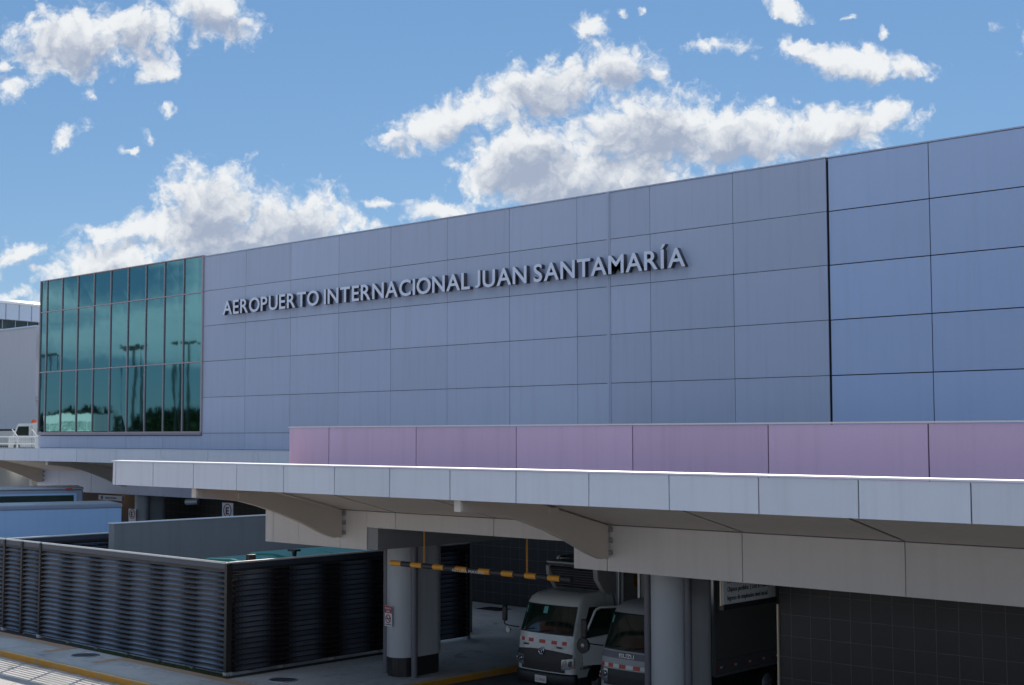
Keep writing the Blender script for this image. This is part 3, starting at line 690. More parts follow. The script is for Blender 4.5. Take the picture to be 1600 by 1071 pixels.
def e_sign(x, y, z, w, h, label, sub=True):
    t = thing('parking_sign', (x, y, z), label, 'parking sign', 'letter E parking signs')
    a = MB(); a.box(x - w / 2, x + w / 2, y - .02, y, z, z + h); a.build('panel', 'signwhite', t)
    a = MB(); zc = z + h * .62; a.ring((x, y - .028, zc), (0, 1, 0), w * .34, .022, 28, 6); a.build('prohibition_ring', 'signred', t)
    text_obj('lettering', 'E', w * .52, 'signblack', (x - w * .15, y - .024, zc - w * .19), (1, 0, 0), t, width=w * .28, offset=.012)
    if sub: text_obj('lettering', 'TAXIS', w * .2, 'signblack', (x - w * .28, y - .024, z + h * .14), (1, 0, 0), t, width=w * .56)
    return t
t = e_sign(-49.2, 34.3, 2.05, .80, .86, 'white parking sign with circled letter E standing above the grey wall')
a = MB(); a.box(-49.25, -49.15, 34.31, 34.37, 0, 2.9); a.build('pole', 'steel', t)
e_sign(-57.0, 34.40, 1.75, .62, .62, 'small parking sign with circled letter E strapped to the far blue-lit column', False)
t = thing('direction_sign', (-57.6, 33.7, 2.9), 'narrow grey hanging direction sign with small square symbol under the far canopy', 'sign')
a = MB(); a.box(-58.7, -56.6, 33.6, 33.7, 2.78, 3.0); a.build('panel', 'bluetrim', t)
a = MB(); a.box(-58.5, -58.3, 33.59, 33.598, 2.82, 2.97); a.build('symbol', 'signblack', t)
text_obj('lettering', 'SALIDA', .14, 'signblack', (-58.1, 33.59, 2.84), (1, 0, 0), t, width=1.0)
t = thing('security_camera', (-51.0, 33.8, 2.95), 'pale bullet camera fixed below the panel edge over the dark entrance', 'camera')
a = MB(); a.tube((-51.35, 33.6, 2.90), (-50.85, 33.9, 2.93), .13, .13, 14); a.build('housing', 'steel', t, bevel=.01)
a = MB(); a.box(-50.98, -50.88, 33.8, 33.95, 2.95, 3.06); a.build('mount', 'steel', t)
t = thing('ceiling_lamp', (-59.6, 34.9, 3.1), 'small warm lamp glowing on the wall under the far canopy', 'lamp')
a = MB(); a.tube((-61.0, 35.6, 3.10), (-61.0, 35.6, 3.16), .12, .10, 16); a.build('lens', 'lampglow', t)
a = MB(); a.tube((-61.0, 35.6, 3.162), (-61.0, 35.6, 3.3), .14, .14, 16); a.build('housing', 'beam', t)
a = MB(); a.box(-66, -58.0, 36.2, 36.4, 0, 4.1); tag(a.build('brown_wall', 'brownw'), 'short brown wall lit by the warm lamp under the far canopy', 'wall')
# hanging direction board (reads along Y, seen from the east)
t = thing('direction_board', (-14.8, 22.3, 2.9), 'grey hanging board listing lost and found and staff entrance beside the right column', 'sign')
a = MB(); a.box(-14.86, -14.80, 21.42, 23.20, 2.63, 3.45); a.build('panel', 'signwhite', t)
a = MB(); a.box(-14.88, -14.78, 21.40, 23.22, 2.53, 2.63); a.build('frame', 'black', t)
for i, s in enumerate(('Dirección de Operaciones', 'Objetos perdidos  ( Lost & Found )', 'Ingreso de empleados nivel inicial')):
    text_obj('lettering', s, .13, 'signblack', (-14.795, 21.55, 3.02 - .16 * i), (0, 1, 0), t, width=[1.36, 1.42, 1.36][i])
a = MB(); a.box(-14.82, -14.78, 21.33, 21.36, 2.62, 3.5); a.build('hanger', 'woodstrip', t)
t = thing('fire_extinguisher', (-28.74, 28.2, .6), 'dark red fire extinguisher hanging on the grey wall pier', 'fire extinguisher')
a = MB(); a.tube((-28.68, 28.15, .45), (-28.68, 28.15, .95), .08, .08, 14); a.tube((-28.68, 28.15, .95), (-28.68, 28.15, 1.02), .08, .03, 14); a.build('cylinder', 'signred', t)
a = MB(); a.tube((-28.68, 28.15, 1.02), (-28.68, 28.15, 1.10), .025, .025, 8); a.box(-28.72, -28.6, 28.1, 28.2, 1.08, 1.12); a.path([(-28.62, 28.15, 1.05), (-28.56, 28.12, .9), (-28.57, 28.1, .6)], .012); a.build('valve', 'black', t)
t = thing('wall_notice', (-28.78, 28.2, 2.2), 'small red and blue notice with white arrows on the grey wall pier', 'notice')
a = MB(); a.box(-28.795, -28.78, 27.92, 28.28, 2.30, 2.42); a.build('heading', 'signred', t)
a = MB(); a.box(-28.795, -28.78, 27.92, 28.28, 1.72, 2.295); a.build('panel', 'bluetrim', t)
a = MB(); [a.prism_x([(27.98 + .15 * i, 1.80), (28.02 + .15 * i, 1.80), (28.07 + .15 * i, 1.95), (27.97 + .15 * i, 1.95), (27.97 + .15 * i, 1.90), (28.02 + .15 * i, 1.90)], -28.779, -28.774) for i in range(2)]; a.build('arrow', 'signwhite', t)

# ================================================================== TRUCKS (front towards -Y, local origin on the ground under the front bumper)
def cab_surface(prof, hw, d, n, bow):
    def lerp(z, k):
        P_ = prof
        if z <= P_[0][0]: return P_[0][k]
        for i in range(len(P_) - 1):
            if z <= P_[i + 1][0]:
                t = (z - P_[i][0]) / (P_[i + 1][0] - P_[i][0]); return P_[i][k] * (1 - t) + P_[i + 1][k] * t
        return P_[-1][k]
    def S(u, z, off=0.0):                              # u in -1..1 across the front
        w = hw * lerp(z, 2); yf = lerp(z, 1)
        q = min(abs(u), 1.0)
        # walk along the rounded front: x as w*sin-ish for even corner sampling
        x = w * (1 - (1 - q) ** 1.6); e = min(x / w, 1.0)
        y = yf + d * (1 - max(0.0, 1 - e ** n) ** (1 / n)) + bow * e * e
        s = 1 if u >= 0 else -1
        nx, ny = s * e ** (n - 1), -max(.02, (1 - e ** n)) ** ((n - 1) / n)
        l = math.hypot(nx, ny); nx /= l; ny /= l
        return Vector((s * x + nx * off, y + ny * off, z))
    return S, lerp
def frontpatch(mb, S, u0, u1, z0, z1, off, nu=14, nz=5, zf=None):
    mb.grid([[S(u0 + (u1 - u0) * j / nu, z0 + (z1 - z0) * i / nz, off) for j in range(nu + 1)] for i in range(nz + 1)])
def wheel(t, x, y, r, w, side):
    a = MB(); a.tube((x - w / 2, y, r), (x + w / 2, y, r), r, r, 28); o = a.build('wheel', 'rubber', t, bevel=.03, local=True)
    a = MB(); s = side; a.tube((x + s * (w / 2 + .002), y, r), (x + s * (w / 2 + .02), y, r), r * .58, r * .52, 24); a.tube((x + s * (w / 2 + .02), y, r), (x + s * (w / 2 + .06), y, r), r * .2, r * .18, 16); a.build('rim', 'steel', o, local=True)
def truck(loc, label, style):
    t = thing('box_truck', loc, label, 'truck', 'delivery trucks parked under the canopy')
    A = style == 'a'
    hw = .85 if A else .87
    if A: prof = [(.30, .02, .97), (.50, 0.0, 1.0), (.80, 0.0, 1.0), (1.20, .03, 1.0), (1.42, .06, .995), (1.50, .09, .99), (2.08, .30, .94), (2.20, .38, .91), (2.29, .56, .85), (2.33, .82, .76)]
    else: prof = [(.30, .02, .97), (.50, 0.0, 1.0), (.85, 0.0, 1.0), (1.25, .04, 1.0), (1.40, .10, .995), (1.52, .15, .985), (2.12, .38, .93), (2.24, .48, .90), (2.33, .68, .84), (2.37, .95, .75)]
    S, lerp = cab_surface(prof, hw, .16, 4.2, .05)
    yb = 1.62
    # shell: rings over z
    zs = [.50, .62, .80, 1.0, 1.2, 1.42] if A else [.50, .66, .85, 1.05, 1.25, 1.40]
    zs2 = [1.50, 1.65, 1.8, 1.95, 2.08, 2.20, 2.26, 2.29, 2.33] if A else [1.52, 1.7, 1.85, 2.0, 2.12, 2.24, 2.30, 2.33, 2.37]
    us = [-1 + i / 14 for i in range(29)]
    a = MB()
    def ringpts(z):
        f = [S(u, z) for u in us]; return [Vector((f[0].x, yb, z)), Vector((f[0].x, (yb + f[0].y) / 2, z))] + f + [Vector((f[-1].x, (yb + f[-1].y) / 2, z)), Vector((f[-1].x, yb, z))]
    # lower body (all round), upper body
    a.grid([ringpts(z) for z in zs + zs2])
    top = ringpts((zs + zs2)[-1]); a.face(top)
    low = [p.copy() for p in ringpts(.50)]; a.face(low[::-1])
    lb = [ringpts(z)[0] for z in zs + zs2]; rb = [ringpts(z)[-1] for z in zs + zs2]; a.face(lb + rb[::-1])
    cab = a.build('cab', 'white' if A else 'white2', t, local=True)  # second cab: shade of the pier put into a darker white
    # bumper
    a = MB(); a.grid([[S(u, z, .05 if .33 < z < .55 else .02) for u in us] for z in (.30, .34, .42, .54, .60)]); a.build('bumper', 'black' if True else 'white', t, local=True, solid=.05)
    # windscreen
    zl, zh = (1.47, 2.05) if A else (1.42, 2.12)
    a = MB(); frontpatch(a, S, -.80, .80, zl, zh, .006, 20, 6); a.build('windscreen', 'glassdark', t, local=True)
    a = MB()
    for (u0, u1, z0_, z1_) in ((-.83, .83, zl - .03, zl), (-.83, .83, zh, zh + .02), (-.83, -.80, zl, zh), (.80, .83, zl, zh)): frontpatch(a, S, u0, u1, z0_, z1_, .008, 16 if u1 - u0 > 1 else 1, 2)
    a.build('windscreen_seal', 'black', t, local=True)
    # wipers
    for u0 in (-.55, -.1, .35):
        a = MB(); a.path([S(u0 + .02 * i, zl - .02 + .015 * i, .03) for i in range(3)], .012, 6); a.path([S(u0 + .03 + .025 * i, zl + .02 + .004 * i, .025) for i in range(12)], .008, 6); a.build('wiper', 'black', t, local=True)
    # stickers
    a = MB(); frontpatch(a, S, -.74, -.68, zh - .2, zh - .05, .010, 2, 2); a.build('sticker', 'stick', t, local=True)
    if A:
        a = MB(); frontpatch(a, S, -.12, -.02, zh - .17, zh - .02, .010, 2, 2); a.build('sticker', 'stick', t, local=True)
        a = MB(); frontpatch(a, S, -.38, -.05, zl + .03, zl + .16, -.04, 4, 2); a.build('dashboard_papers', 'paper', t, local=True)
    else:
        a = MB(); frontpatch(a, S, .18, .26, zh - .3, zh - .16, .010, 2, 2); a.build('sticker', 'fruitg', t, local=True)
    # red/white conspicuity tape
    zt = (1.23, 1.31) if A else (1.03, 1.11)
    n = 11; u0, u1 = (-.80, .78) if A else (-.80, .80)
    a = MB()
    for i in range(n):
        a.mi = (i + 1) % 2 if A else i % 2
        frontpatch(a, S, u0 + (u1 - u0) * i / n, u0 + (u1 - u0) * (i + 1) / n, zt[0] - (.03 if A else 0) * (1 - abs(2 * i / n - 1)) * 0, zt[1], .008, 2, 1)
    a.build('reflective_tape', ['red', 'rwhite'], t, local=True)
    if A:
        # dark grille swoosh, wider at the centre, with round emblem
        a = MB(); rows_ = []
        for i in range(5):
            q = i / 4; rows_.append([S(u, (.86 - .06 * q * 0) * (1 - q) + (1.10 - .10 * abs(u) ** 1.5 * .8) * q if True else 0, .014) for u in [-.86 + 1.72 * j / 22 for j in range(23)]])
        a.grid(rows_); a.build('grille', 'black', t, local=True)
        a = MB()
        for zz in (.70, .76, .82): frontpatch(a, S, -.55, .55, zz, zz + .03, .022, 14, 1)
        a.build('grille_bars', 'black', t, local=True)
        a = MB(); frontpatch(a, S, -.60, .60, .62, .86, .010, 14, 2); a.build('lower_grille', 'black', t, local=True)
        a = MB(); c = S(0, 1.06, .035); a.ring(c, (0, 1, 0), .075, .012, 28, 8); a.tube(c + Vector((-.06, 0, .02)), c + Vector((.06, 0, .02)), .01, .01, 8); a.tube(c + Vector((0, 0, -.07)), c + Vector((0, 0, .02)), .012, .012, 8); a.build('emblem', 'chrome', t, local=True)
        text_obj('lettering', 'HINO', .055, 'signblack', (-.60, S(-.45, 1.16, .012).y - .004, 1.15), (1, 0, 0), t, width=.17, offset=.002, local=True)
        text_obj('lettering', '300', .055, 'signblack', (.42, S(.35, 1.16, .012).y - .004, 1.15), (1, 0, 0), t, width=.16, offset=.002, local=True)
        text_obj('lettering', 'C 333-3035', .07, 'signblack', (hw * .999 + .008, .34, .68), (0, 1, 0), t, width=.42, offset=.002, local=True)
        hz = (.72, .95)
    else:
        a = MB(); frontpatch(a, S, -.86, .86, 1.23, 1.36, .012, 20, 2); a.build('name_band', 'pipe', t, local=True)
        text_obj('lettering', 'ISUZU', .12, 'chrome', (-.28, S(.1, 1.28, .016).y - .01, 1.255), (1, 0, 0), t, width=.40, offset=.003, local=True)
        a = MB(); frontpatch(a, S, -.66, .66, .66, 1.00, .010, 16, 3); a.build('grille', 'black', t, local=True)
        a = MB(); [frontpatch(a, S, -.62, .62, z_, z_ + .03, .02, 14, 1) for z_ in (.72, .80, .88)]; a.build('grille_bars', 'black', t, local=True)
        hz = (.74, 1.02)
    for s in (-1, 1):                                   # headlamps wrapping the corners
        a = MB(); u0, u1 = sorted((s * .50, s * .96)); rows_ = []
        for i in range(5):
            q = i / 4
            rows_.append([S(u0 + (u1 - u0) * j / 8, hz[0] + (hz[1] - hz[0]) * q + (abs(u0 + (u1 - u0) * j / 8) - .8) * .12, .022) for j in range(9)])
        a.grid(rows_); hl = a.build('headlamp', 'lamp', t, local=True)
        for du, rr in ((.60, .055), (.78, .06)):
            c = S(s * du, sum(hz) / 2, .02); nrm = (S(s * du, sum(hz) / 2, .1) - c).normalized()
            a = MB(); a.tube(c, c + nrm * .022, rr, rr * .8, 16); a.ring(c + nrm * .015, nrm, rr, .008, 20, 6); a.build('reflector', 'chrome', hl, local=True)
        a = MB(); c = S(s * .92, hz[0] + .06, .03); a.tube(c, c + Vector((0, -.01, 0)), .03, .03, 10); a.build('indicator', 'orange', hl, local=True)
    # number plate
    a = MB(); yy = S(0, .42, .07).y; xo = .02 if A else .05; a.box(xo - .17, xo + .17, yy - .012, yy, .36, .52); a.build('number_plate', 'rwhite', t, local=True)
    text_obj('lettering', 'CL 279137' if A else 'CL 268410', .08, 'signred', (xo - .14, yy - .014, .40), (1, 0, 0), t, width=.28, local=True)
    # side window + door shut lines
    def side_quad(mb, s, y0, y1, z0, z1, off, ya=None):
        pts = []
        for z in (z0, z1):
            f = S(s, z).x; sh = 0 if z == z0 else (ya or 0)
            pts.append((f + s * off, y0 + sh, z)); pts.append((f + s * off, y1, z))
        mb.face([pts[0], pts[1], pts[3], pts[2]])
    for s in (-1, 1):
        if A and s == 1: continue
        a = MB(); side_quad(a, s, .52, 1.25, 1.45, 2.02, .006, .18); a.build('side_window', 'glassdark', t, local=True)
        a = MB()
        for y_ in (.38, 1.32): side_quad(a, s, y_, y_ + .012, .75, 1.42, .003)
        side_quad(a, s, .38, 1.33, .74, .752, .003); a.build('door_seam', 'black', t, local=True)
    # wheel arch and wheels
    for s in (-1, 1):
        a = MB(); x = s * (hw + .003)
        arc_ = [(.98 + .42 * math.cos(q), .38 + .42 * math.sin(q)) for q in [math.pi * i / 14 for i in range(15)]]
        a.hull([(x, y_, z_) for y_, z_ in arc_], [(x + s * .006, y_, z_) for y_, z_ in arc_]); a.build('wheel_arch', 'black', t, local=True)
        wheel(t, s * (hw - .13), .98, .36, .20, s)
        wheel(t, s * .72, 3.9, .36, .30, s)
    # mirrors
    if A:
        a = MB(); a.path([(-hw - .0, .16, 1.50), (-hw - .22, .08, 1.52), (-hw - .36, .04, 1.55), (-hw - .36, .04, 1.95)], .014); a.build('mirror_arm', 'black', t, local=True)
        a = MB(); a.box(-hw - .43, -hw - .30, .02, .10, 1.62, 1.98); a.build('mirror', 'black', t, bevel=.03, local=True)
        a = MB(); a.tube((-hw - .28, .06, 1.42), (-hw - .28, .12, 1.42), .07, .05, 16); a.build('round_mirror', 'steel', t, local=True)
    else:
        a = MB(); a.path([(-hw, .22, 1.42), (-hw - .18, .10, 1.44), (-hw - .36, .06, 1.46), (-hw - .42, .06, 1.80)], .014); a.build('mirror_arm', 'black', t, local=True)
        a = MB(); a.box(-hw - .50, -hw - .34, .04, .12, 1.55, 1.96); a.build('mirror', 'black', t, bevel=.03, local=True)
        a = MB(); a.tube((-hw - .40, .07, 1.40), (-hw - .40, -.01, 1.40), .15, .17, 28); o = a.build('round_mirror', 'black', t, local=True)
        a = MB(); a.tube((-hw - .40, -.012, 1.40), (-hw - .40, -.03, 1.40), .05, .02, 16); a.build('mirror_hub', 'steel', o, local=True)
    # cab interior seen through the glass and the doorway
    if A:
        # doorway opening on the driver's side
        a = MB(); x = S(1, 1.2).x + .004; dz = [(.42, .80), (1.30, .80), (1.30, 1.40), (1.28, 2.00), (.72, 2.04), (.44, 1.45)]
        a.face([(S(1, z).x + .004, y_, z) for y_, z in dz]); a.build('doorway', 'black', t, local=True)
        a = MB(); a.box(hw - .30, hw + .006, .86, 1.20, .98, 1.55); a.build('seat', 'pipe', t, bevel=.04, local=True)
        # open door: hinged at the front post
        hx, hy = hw + .01, .42; an = R(33)
        MD = Matrix.Translation((hx, hy, 0)) @ Matrix.Rotation(-an, 4, 'Z')        # local y runs along the door
        L = .92; a = MB()
        a.hull([MD @ Vector(p) for p in ((0, 0, .78), (0, L, .78), (0, L, 1.50), (0, 0, 1.36))], [MD @ Vector(p) for p in ((.05, 0, .78), (.05, L, .78), (.05, L, 1.50), (.05, 0, 1.36))])
        a.path([MD @ Vector(p) for p in ((.025, .02, 1.36), (.025, .30, 2.00), (.025, .42, 2.06), (.025, .84, 2.06), (.025, .90, 1.98), (.025, .90, 1.50))], .028, 10)
        door = a.build('door', 'white', t, bevel=.008, local=True)
        a = MB(); a.face([MD @ Vector(p) for p in ((.025, .05, 1.38), (.025, .89, 1.50), (.025, .89, 1.97), (.025, .83, 2.04), (.025, .42, 2.04), (.025, .32, 1.97))]); a.build('door_window', 'glassdark', door, local=True)
        a = MB(); a.path([MD @ Vector(p) for p in ((.05, .75, 1.30), (.08, .75, 1.30), (.08, .88, 1.30), (.05, .88, 1.30))], .012); a.build('handle', 'black', door, local=True)
        a = MB(); a.box(-.02, -.002, .12, .80, .9, 1.3, MD); a.build('door_lining', 'pipe', door, local=True)
    # chassis + cargo box
    a = MB(); [a.box(x_, x_ + .08, .3, 5.6, .55, .70) for x_ in (-.42, .34)]; a.box(-.7, .7, 1.9, 2.6, .40, .68); a.build('chassis', 'black', t, local=True)
    yb0, yb1 = (1.72, 5.8) if A else (1.66, 6.6)
    bw = 1.0; zt_ = 3.0 if A else 3.2
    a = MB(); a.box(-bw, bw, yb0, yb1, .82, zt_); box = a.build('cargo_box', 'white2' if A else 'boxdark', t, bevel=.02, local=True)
    a = MB()
    for x_ in (-bw, bw):
        for y_ in (yb0, yb1): a.box(x_ - .03, x_ + .03, y_ - .03, y_ + .03, .80, zt_ + .01)
    for z_ in (.80, zt_): 
        for x_ in (-bw, bw): a.box(x_ - .035, x_ + .035, yb0 + .032, yb1 - .032, z_ - .03, z_ + .03)
    a.build('edge_rails', 'steel', box, local=True)
    a = MB(); yy = yb0 + .05; i = 0
    while yy < yb1 - .2:
        a.mi = 0; a.box(bw + .036, bw + .042, yy, yy + .11, .94 if not A else .86, (.94 if not A else .86) + .05); a.mi = 1; a.box(bw + .036, bw + .042, yy + .112, yy + .21, .94 if not A else .86, (.94 if not A else .86) + .05)
        yy += .55
    a.build('reflective_tape', ['red', 'rwhite'], box, local=True)
    if not A:
        a = MB(); a.box(bw + .004, bw + .03, yb0 + .04, yb1, .88, 1.12); a.build('side_skirt', 'pipe', box, local=True)
    if A:
        # refrigeration unit over the cab
        a = MB(); pr = [(1.70, 2.26), (1.70, 2.92), (1.18, 2.94), (1.02, 2.86), (1.05, 2.62), (1.30, 2.32), (1.5, 2.26)]
        for x0_, x1_ in ((-.80, -.70), (.66, .80)): a.prism_x(pr, x0_, x1_)
        a.prism_x([(1.70, 2.28), (1.70, 2.90), (1.24, 2.90), (1.12, 2.80), (1.36, 2.34)], -.70, .66); a.box(-.80, .80, 1.05, 1.70, 2.925, 2.98)
        rf = a.build('refrigeration_unit', 'white2', t, bevel=.02, local=True)
        a = MB(); a.hull([(-.69, 1.06, 2.84), (.65, 1.06, 2.84), (.65, 1.30, 2.36), (-.69, 1.30, 2.36)], [(-.69, 1.10, 2.86), (.65, 1.10, 2.86), (.65, 1.34, 2.38), (-.69, 1.34, 2.38)])
        a.build('unit_grille', 'black', rf, local=True)
        a = MB(); [a.path([(-.69, 1.05 + .24 * k / 8, 2.84 - .48 * k / 8), (.65, 1.05 + .24 * k / 8, 2.84 - .48 * k / 8)], .008, 6) for k in range(1, 8)]; a.build('unit_bars', 'pipe', rf, local=True)
        a = MB(); a.path([(.92, 1.66, .9), (.92, 1.66, 2.85)], .035); a.build('exhaust_stack', 'steel', t, local=True)
        # picture of fruit on the box side
        for m_, cy_, cz_, r_ in (('fruito', 2.25, 2.55, .16), ('fruitg', 2.85, 2.45, .22), ('fruitr', 2.95, 2.15, .20), ('fruitr', 2.55, 2.1, .17), ('fruito', 3.3, 2.5, .2), ('fruitg', 3.2, 2.0, .18)):
            a = MB(); pts = [(cy_ + r_ * (1 + .18 * math.sin(5 * q + cy_)) * math.cos(q), cz_ + r_ * (1 + .15 * math.cos(3 * q)) * math.sin(q)) for q in [2 * math.pi * i / 28 for i in range(28)]]
            a.prism_x(pts, bw + .004, bw + .006 + .002 * random.random()); a.build('side_picture', m_, box, local=True)
    return t
truck((-21.05, 23.25, Z0), 'white refrigerated box truck with its driver door open, parked under the height bar', 'a')
truck((-18.13, 22.75, Z0), 'white box truck with large dark windscreen half hidden by the right grey column', 'b')

# blue-sided box truck and bus behind the enclosure
t = thing('blue_box_truck', (-45.5, 27.0, 0), 'long pale blue box truck parked behind the louvre fence and grey wall', 'truck', rz=R(69.6))
a = MB(); a.box(-6.6, 0, 0, 2.4, .9, 3.14); o = a.build('cargo_box', 'blue', t, bevel=.02, local=True)
a = MB(); a.box(-6.62, .02, -.03, 2.43, 3.141, 3.28); a.build('roof_rail', 'bluetrim', o, bevel=.02, local=True)
a = MB(); a.box(-6.5, -.1, .05, 2.35, 3.282, 3.30); a.build('roof', 'steel', o, local=True)
a = MB(); a.box(-8.4, -.1, .7, 1.7, .6, .85); a.build('chassis', 'black', t, local=True)
for x_ in (-1.2, -2.4, -7.4):
    for y_ in (.15, 2.25):
        a = MB(); a.tube((x_, y_ - .12, .48), (x_, y_ + .12, .48), .48, .48, 24); a.build('wheel', 'rubber', t, bevel=.03, local=True)
a = MB(); a.prism_y([(-6.75, .5), (-8.6, .5), (-8.65, 1.5), (-8.3, 2.5), (-6.75, 2.6)], .1, 2.3); a.build('cab', 'blue', t, bevel=.06, local=True)
a = MB(); a.prism_y([(-8.55, 1.55), (-8.66, 1.55), (-8.37, 2.35), (-8.25, 2.35)], .25, 2.15); a.build('windscreen', 'glassdark', t, local=True)
t = thing('bus', (-55.3, 30.9, 0), 'grey blue bus with long dark window band parked beyond the pale blue truck', 'bus', rz=R(66))
a = MB(); a.box(-9.0, 0, 0, 2.4, .4, 3.42); b_ = a.build('body', 'bluetrim', t, bevel=.05, local=True)
a = MB(); a.box(-9.02, .02, -.02, 2.42, 3.421, 3.54); a.build('roof', 'steel', t, bevel=.05, local=True)
a = MB(); a.box(-8.6, -.40, -.012, .0, 1.8, 3.18); a.build('window_band', 'greenglass', t, local=True)
a = MB(); a.box(-8.7, -.28, -.03, -.001, 3.2, 3.27); a.box(-.38, -.28, -.03, -.001, 1.7, 3.199); a.box(-8.7, -.28, -.03, -.001, 1.62, 1.699); a.build('window_trim', 'blue', t, local=True)
for x_ in (-7.6, -.6):
    a = MB(); a.box(x_ - .13, x_ + .13, -.05, -.021, 3.44, 3.50); a.build('marker_light', 'red', t, local=True)
for x_ in (-7.5, -1.8):
    a = MB(); a.tube((x_, -.02, .45), (x_, .25, .45), .45, .45, 24); a.build('wheel', 'rubber', t, bevel=.03, local=True)

# ================================================================== left background: upper deck, building, round hall, vehicles
a = MB(); a.box(-200, -66.2, 38.0, 140, 4.2, 4.45); tag(a.build('upper_terrace', 'walk'), kind='structure')
t = thing('concrete_building', (-112, 60, 4.45), 'plain grey concrete building block left of the glass end', 'building')
a = MB(); a.box(-150, -116.3, 60, 78, 6.4, 15.7); a.build('wall', 'farwall', t)
a = MB(); a.box(-149.5, -116.8, 60.6, 77.5, 4.45, 6.4); a.build('recess', 'black', t)
a = MB(); a.box(-150.1, -116.25, 59.9, 78.1, 15.701, 15.82); a.build('roof_edge', 'farroof', t)
a = MB(); a.box(-116.28, -115.9, 60.5, 62.5, 12.6, 15.1); [a.box(-116.28, -115.75, 60.4, 62.6, z_, z_ + .1) for z_ in (12.9, 13.4, 13.9, 14.4, 14.9)]; a.build('vent_louvre', 'black', t)
a = MB(); a.box(-116.29, -115.6, 60.1, 61.2, 9.0, 9.2); a.build('ledge', 'farwall', t)
HC = (-194.4, 76.9)
t = thing('round_hall', (HC[0], HC[1], 4.45), 'round white-roofed hall rising behind the grey concrete building', 'building')
def drumo(name, r, z0, z1, m_, r1=None, n=96, pr=None):
    a = MB(); r1 = r if r1 is None else r1
    fs = a.hull([(HC[0] + r * math.cos(q), HC[1] + r * math.sin(q), z0) for q in [2 * math.pi * i / n for i in range(n)]], [(HC[0] + r1 * math.cos(q), HC[1] + r1 * math.sin(q), z1) for q in [2 * math.pi * i / n for i in range(n)]])
    return a.build(name, m_, pr or t)
drumo('wall', 29.4, 4.45, 19.3, 'farwall'); drumo('window_band', 29.2, 19.31, 20.5, 'glassdark'); drumo('fascia', 30.0, 20.51, 22.5, 'farroof'); 
drumo('roof_rim', 30.3, 22.51, 22.75, 'coping'); drumo('roof_rim', 29.6, 22.76, 23.15, 'farroof', 29.2); drumo('roof', 29.0, 23.16, 24.6, 'coping', 8)
a = MB()
for i in range(96):
    q = 2 * math.pi * i / 96; c, s_ = math.cos(q), math.sin(q); MM = Matrix.Translation((HC[0], HC[1], 0)) @ Matrix.Rotation(q, 4, 'Z')
    a.box(30.0, 30.05, -.04, .04, 20.52, 22.48, MM); a.box(29.2, 29.3, -.06, .06, 19.32, 20.48, MM)
a.build('fascia_joint', 'bluetrim', t)
# white service vehicles and fence rail on the terrace
def pj_box(mb, *b): mb.box(*b)
TZ = 4.45
t = thing('service_van', (-90, 46.5, TZ), 'white service truck with orange beacon parked on the upper level by the glass end', 'van')
a = MB(); a.box(-90.4, -85.0, 46.5, 48.6, TZ + .5, TZ + 2.25); a.build('body', 'white', t, bevel=.06)
a = MB(); a.prism_y([(-94.0, TZ + .5), (-90.5, TZ + .5), (-90.5, TZ + 2.2), (-92.6, TZ + 2.2), (-93.3, TZ + 1.4), (-94.0, TZ + 1.2)], 46.5, 48.6); a.build('cab', 'white', t, bevel=.06)
a = MB(); a.prism_y([(-92.9, TZ + 1.35), (-90.9, TZ + 1.35), (-90.9, TZ + 2.0), (-92.4, TZ + 2.0)], 46.47, 46.498); a.build('side_window', 'glassdark', t)
a = MB(); a.tube((-91.5, 47.2, TZ + 2.22), (-91.5, 47.2, TZ + 2.48), .22, .16, 12); a.build('beacon', 'orange', t)
for x_ in (-92.6, -86.6):
    a = MB(); a.tube((x_, 46.45, TZ + .45), (x_, 46.8, TZ + .45), .45, .45, 20); a.build('wheel', 'rubber', t)
text_obj('lettering', 'BABEL', .42, 'signblack', (-88.6, 46.48, TZ + 1.45), (1, 0, 0), t, width=2.0)
text_obj('lettering', 'TEL 2443-01', .2, 'signblack', (-88.4, 46.48, TZ + 1.15), (1, 0, 0), t, width=1.4)
t = thing('cargo_trailer', (-106, 50, TZ), 'dark sided baggage trailer on the upper level behind the rail', 'trailer')
a = MB(); a.box(-108, -99, 49, 51, TZ + .6, TZ + 1.7); a.build('body', 'white2', t, bevel=.03)
a = MB(); a.box(-107.8, -102.0, 48.97, 48.998, TZ + .8, TZ + 1.5); a.build('curtain', 'beam', t)
for x_ in (-106.5, -101):
    a = MB(); a.tube((x_, 48.9, TZ + .4), (x_, 49.3, TZ + .4), .4, .4, 20); a.build('wheel', 'rubber', t)
t = thing('rail_fence', (-80, 40.2, TZ), 'white pipe railing with chain link mesh along the edge of the upper level', 'railing')
for i in range(14):
    x_ = -100 + i * 2.5
    a = MB(); a.tube((x_, 40.2, TZ), (x_, 40.2, TZ + 1.3), .06 if i % 3 else .14, .06 if i % 3 else .14, 10); a.tube((x_, 40.2, TZ + 1.3), (x_ - .35, 40.0, TZ + 1.75), .04, .03, 8); a.build('post', 'coping', t)
a = MB(); [a.tube((-100, 40.2, TZ + z_), (-67.5, 40.2, TZ + z_), .035, .035, 8) for z_ in (.35, .85, 1.28)]; a.build('rail', 'coping', t)
a = MB()
for i in range(130):
    x_ = -100 + i * .25
    a.box(x_, x_ + .015, 40.22, 40.235, TZ + .02, TZ + 1.25)
for k_ in range(6): a.box(-100, -67.5, 40.236, 40.25, TZ + .1 + .2 * k_, TZ + .112 + .2 * k_)
a.build('mesh', 'steel', t)
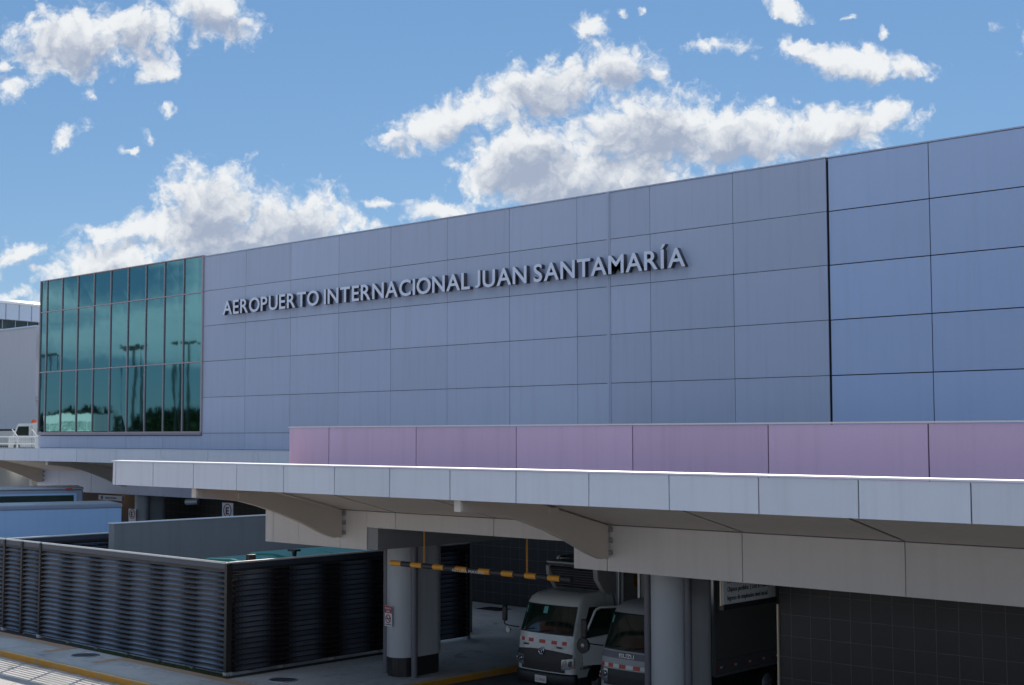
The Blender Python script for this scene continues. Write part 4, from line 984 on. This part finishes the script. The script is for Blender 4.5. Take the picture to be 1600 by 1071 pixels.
# things seen below the far canopy at the left
t = thing('glazed_entrance', (-80, 44, 0), 'glazed entrance with pale posts and greenery seen below the far canopy', 'entrance')
a = MB(); a.box(-110, -66.5, 44.2, 44.4, 0, 4.2); a.build('wall', 'conc', t)
a = MB(); a.box(-84.5, -68, 44.1, 44.19, .2, 3.9); a.build('window', 'greenglass', t)
for x_ in (-85, -80.3, -76, -71.5):
    a = MB(); a.box(x_ - .22, x_ + .22, 43.7, 44.08, 0, 4.18); a.build('post', 'coping', t)
for x_ in (-88, -83):
    a = MB(); a.box(x_ - .6, x_ + .6, 43.6, 43.8, 3.9, 4.0); a.build('tube_light', 'whitetube', t)

# ================================================================== behind the viewpoint (reflected in the glass)
a = MB(); a.box(-260, 70, -16, 1.0, 3.7, 4.2); tag(a.build('elevated_road', 'asphalt'), kind='structure')
a = MB(); a.box(-260, 70, -16.2, -15.9, 4.2, 5.0); tag(a.build('parapet_wall', 'conc'), 'low concrete parapet along the elevated road opposite the terminal', 'parapet')
for px_, py_, wh_ in ((-126.6, -14.5, 'first'), (-133.3, -12.2, 'second'), (-137.2, -14.5, 'third'), (-158, -14.5, 'fourth and farthest')):
    t = thing('street_lamp', (px_, py_, 4.2), wh_ + ' twin-headed street lamp along the elevated road, counted from the camera', 'street lamp', 'lamps on the elevated road')
    a = MB(); a.tube((px_, py_, 4.2), (px_, py_, 15.6), .30, .18, 12); a.build('pole', 'post', t)
    a = MB(); a.box(px_ - 1.3, px_ + 1.3, py_ - .06, py_ + .06, 15.5, 15.62); a.build('arm', 'post', t)
    for s_ in (-1, 1):
        a = MB(); a.box(px_ + s_ * 1.2 - .6, px_ + s_ * 1.2 + .6, py_ - .3, py_ + .3, 15.6, 15.82); a.build('lamp_head', 'post', t, bevel=.03)
t = thing('semi_trailer', (-136, -6, 4.2), 'long white trailer with green and blue lettering reflected in the lowest panes', 'trailer')
a = MB(); a.box(-143.5, -131.5, -8.5, -6, 5.2, 8.1); a.build('body', 'coping', t, bevel=.05)
text_obj('lettering', 'EXPRESO VERDE', 1.4, 'green', (-132.5, -5.97, 6.3), (-1, 0, 0), t, width=9.5)
for x_ in (-141, -139.6, -133):
    a = MB(); a.tube((x_, -6.2, 4.75), (x_, -5.9, 4.75), .5, .5, 20); a.build('wheel', 'rubber', t)
a = MB()
for i in range(26):                                           # far tree line beyond the elevated road
    x_, y_ = -330 + i * 17 + random.uniform(-5, 5), -75 + random.uniform(-14, 10); h_ = random.uniform(10, 14)
    a.mi = 1; a.tube((x_, y_, Z0), (x_, y_, h_ * .6), .4, .2, 8); a.mi = 0
    for k_ in range(420):
        v_ = Vector((random.gauss(0, 1), random.gauss(0, 1), random.gauss(0, 1))).normalized() * random.uniform(.5, 1) ** .5
        c_ = Vector((x_ + v_.x * 10, y_ + v_.y * 6, h_ * .55 + v_.z * h_ * .42)); u_ = Vector((random.gauss(0, 1), random.gauss(0, 1), random.gauss(0, 1))).normalized() * 1.1; w_ = u_.orthogonal().normalized() * .8
        a.face([c_ - u_, c_ + w_, c_ + u_, c_ - w_])
tag(a.build('treeline', ['leaf', 'bark'], recalc=False), 'dark belt of trees reflected along the bottom of the teal glass', 'trees', kind='stuff')
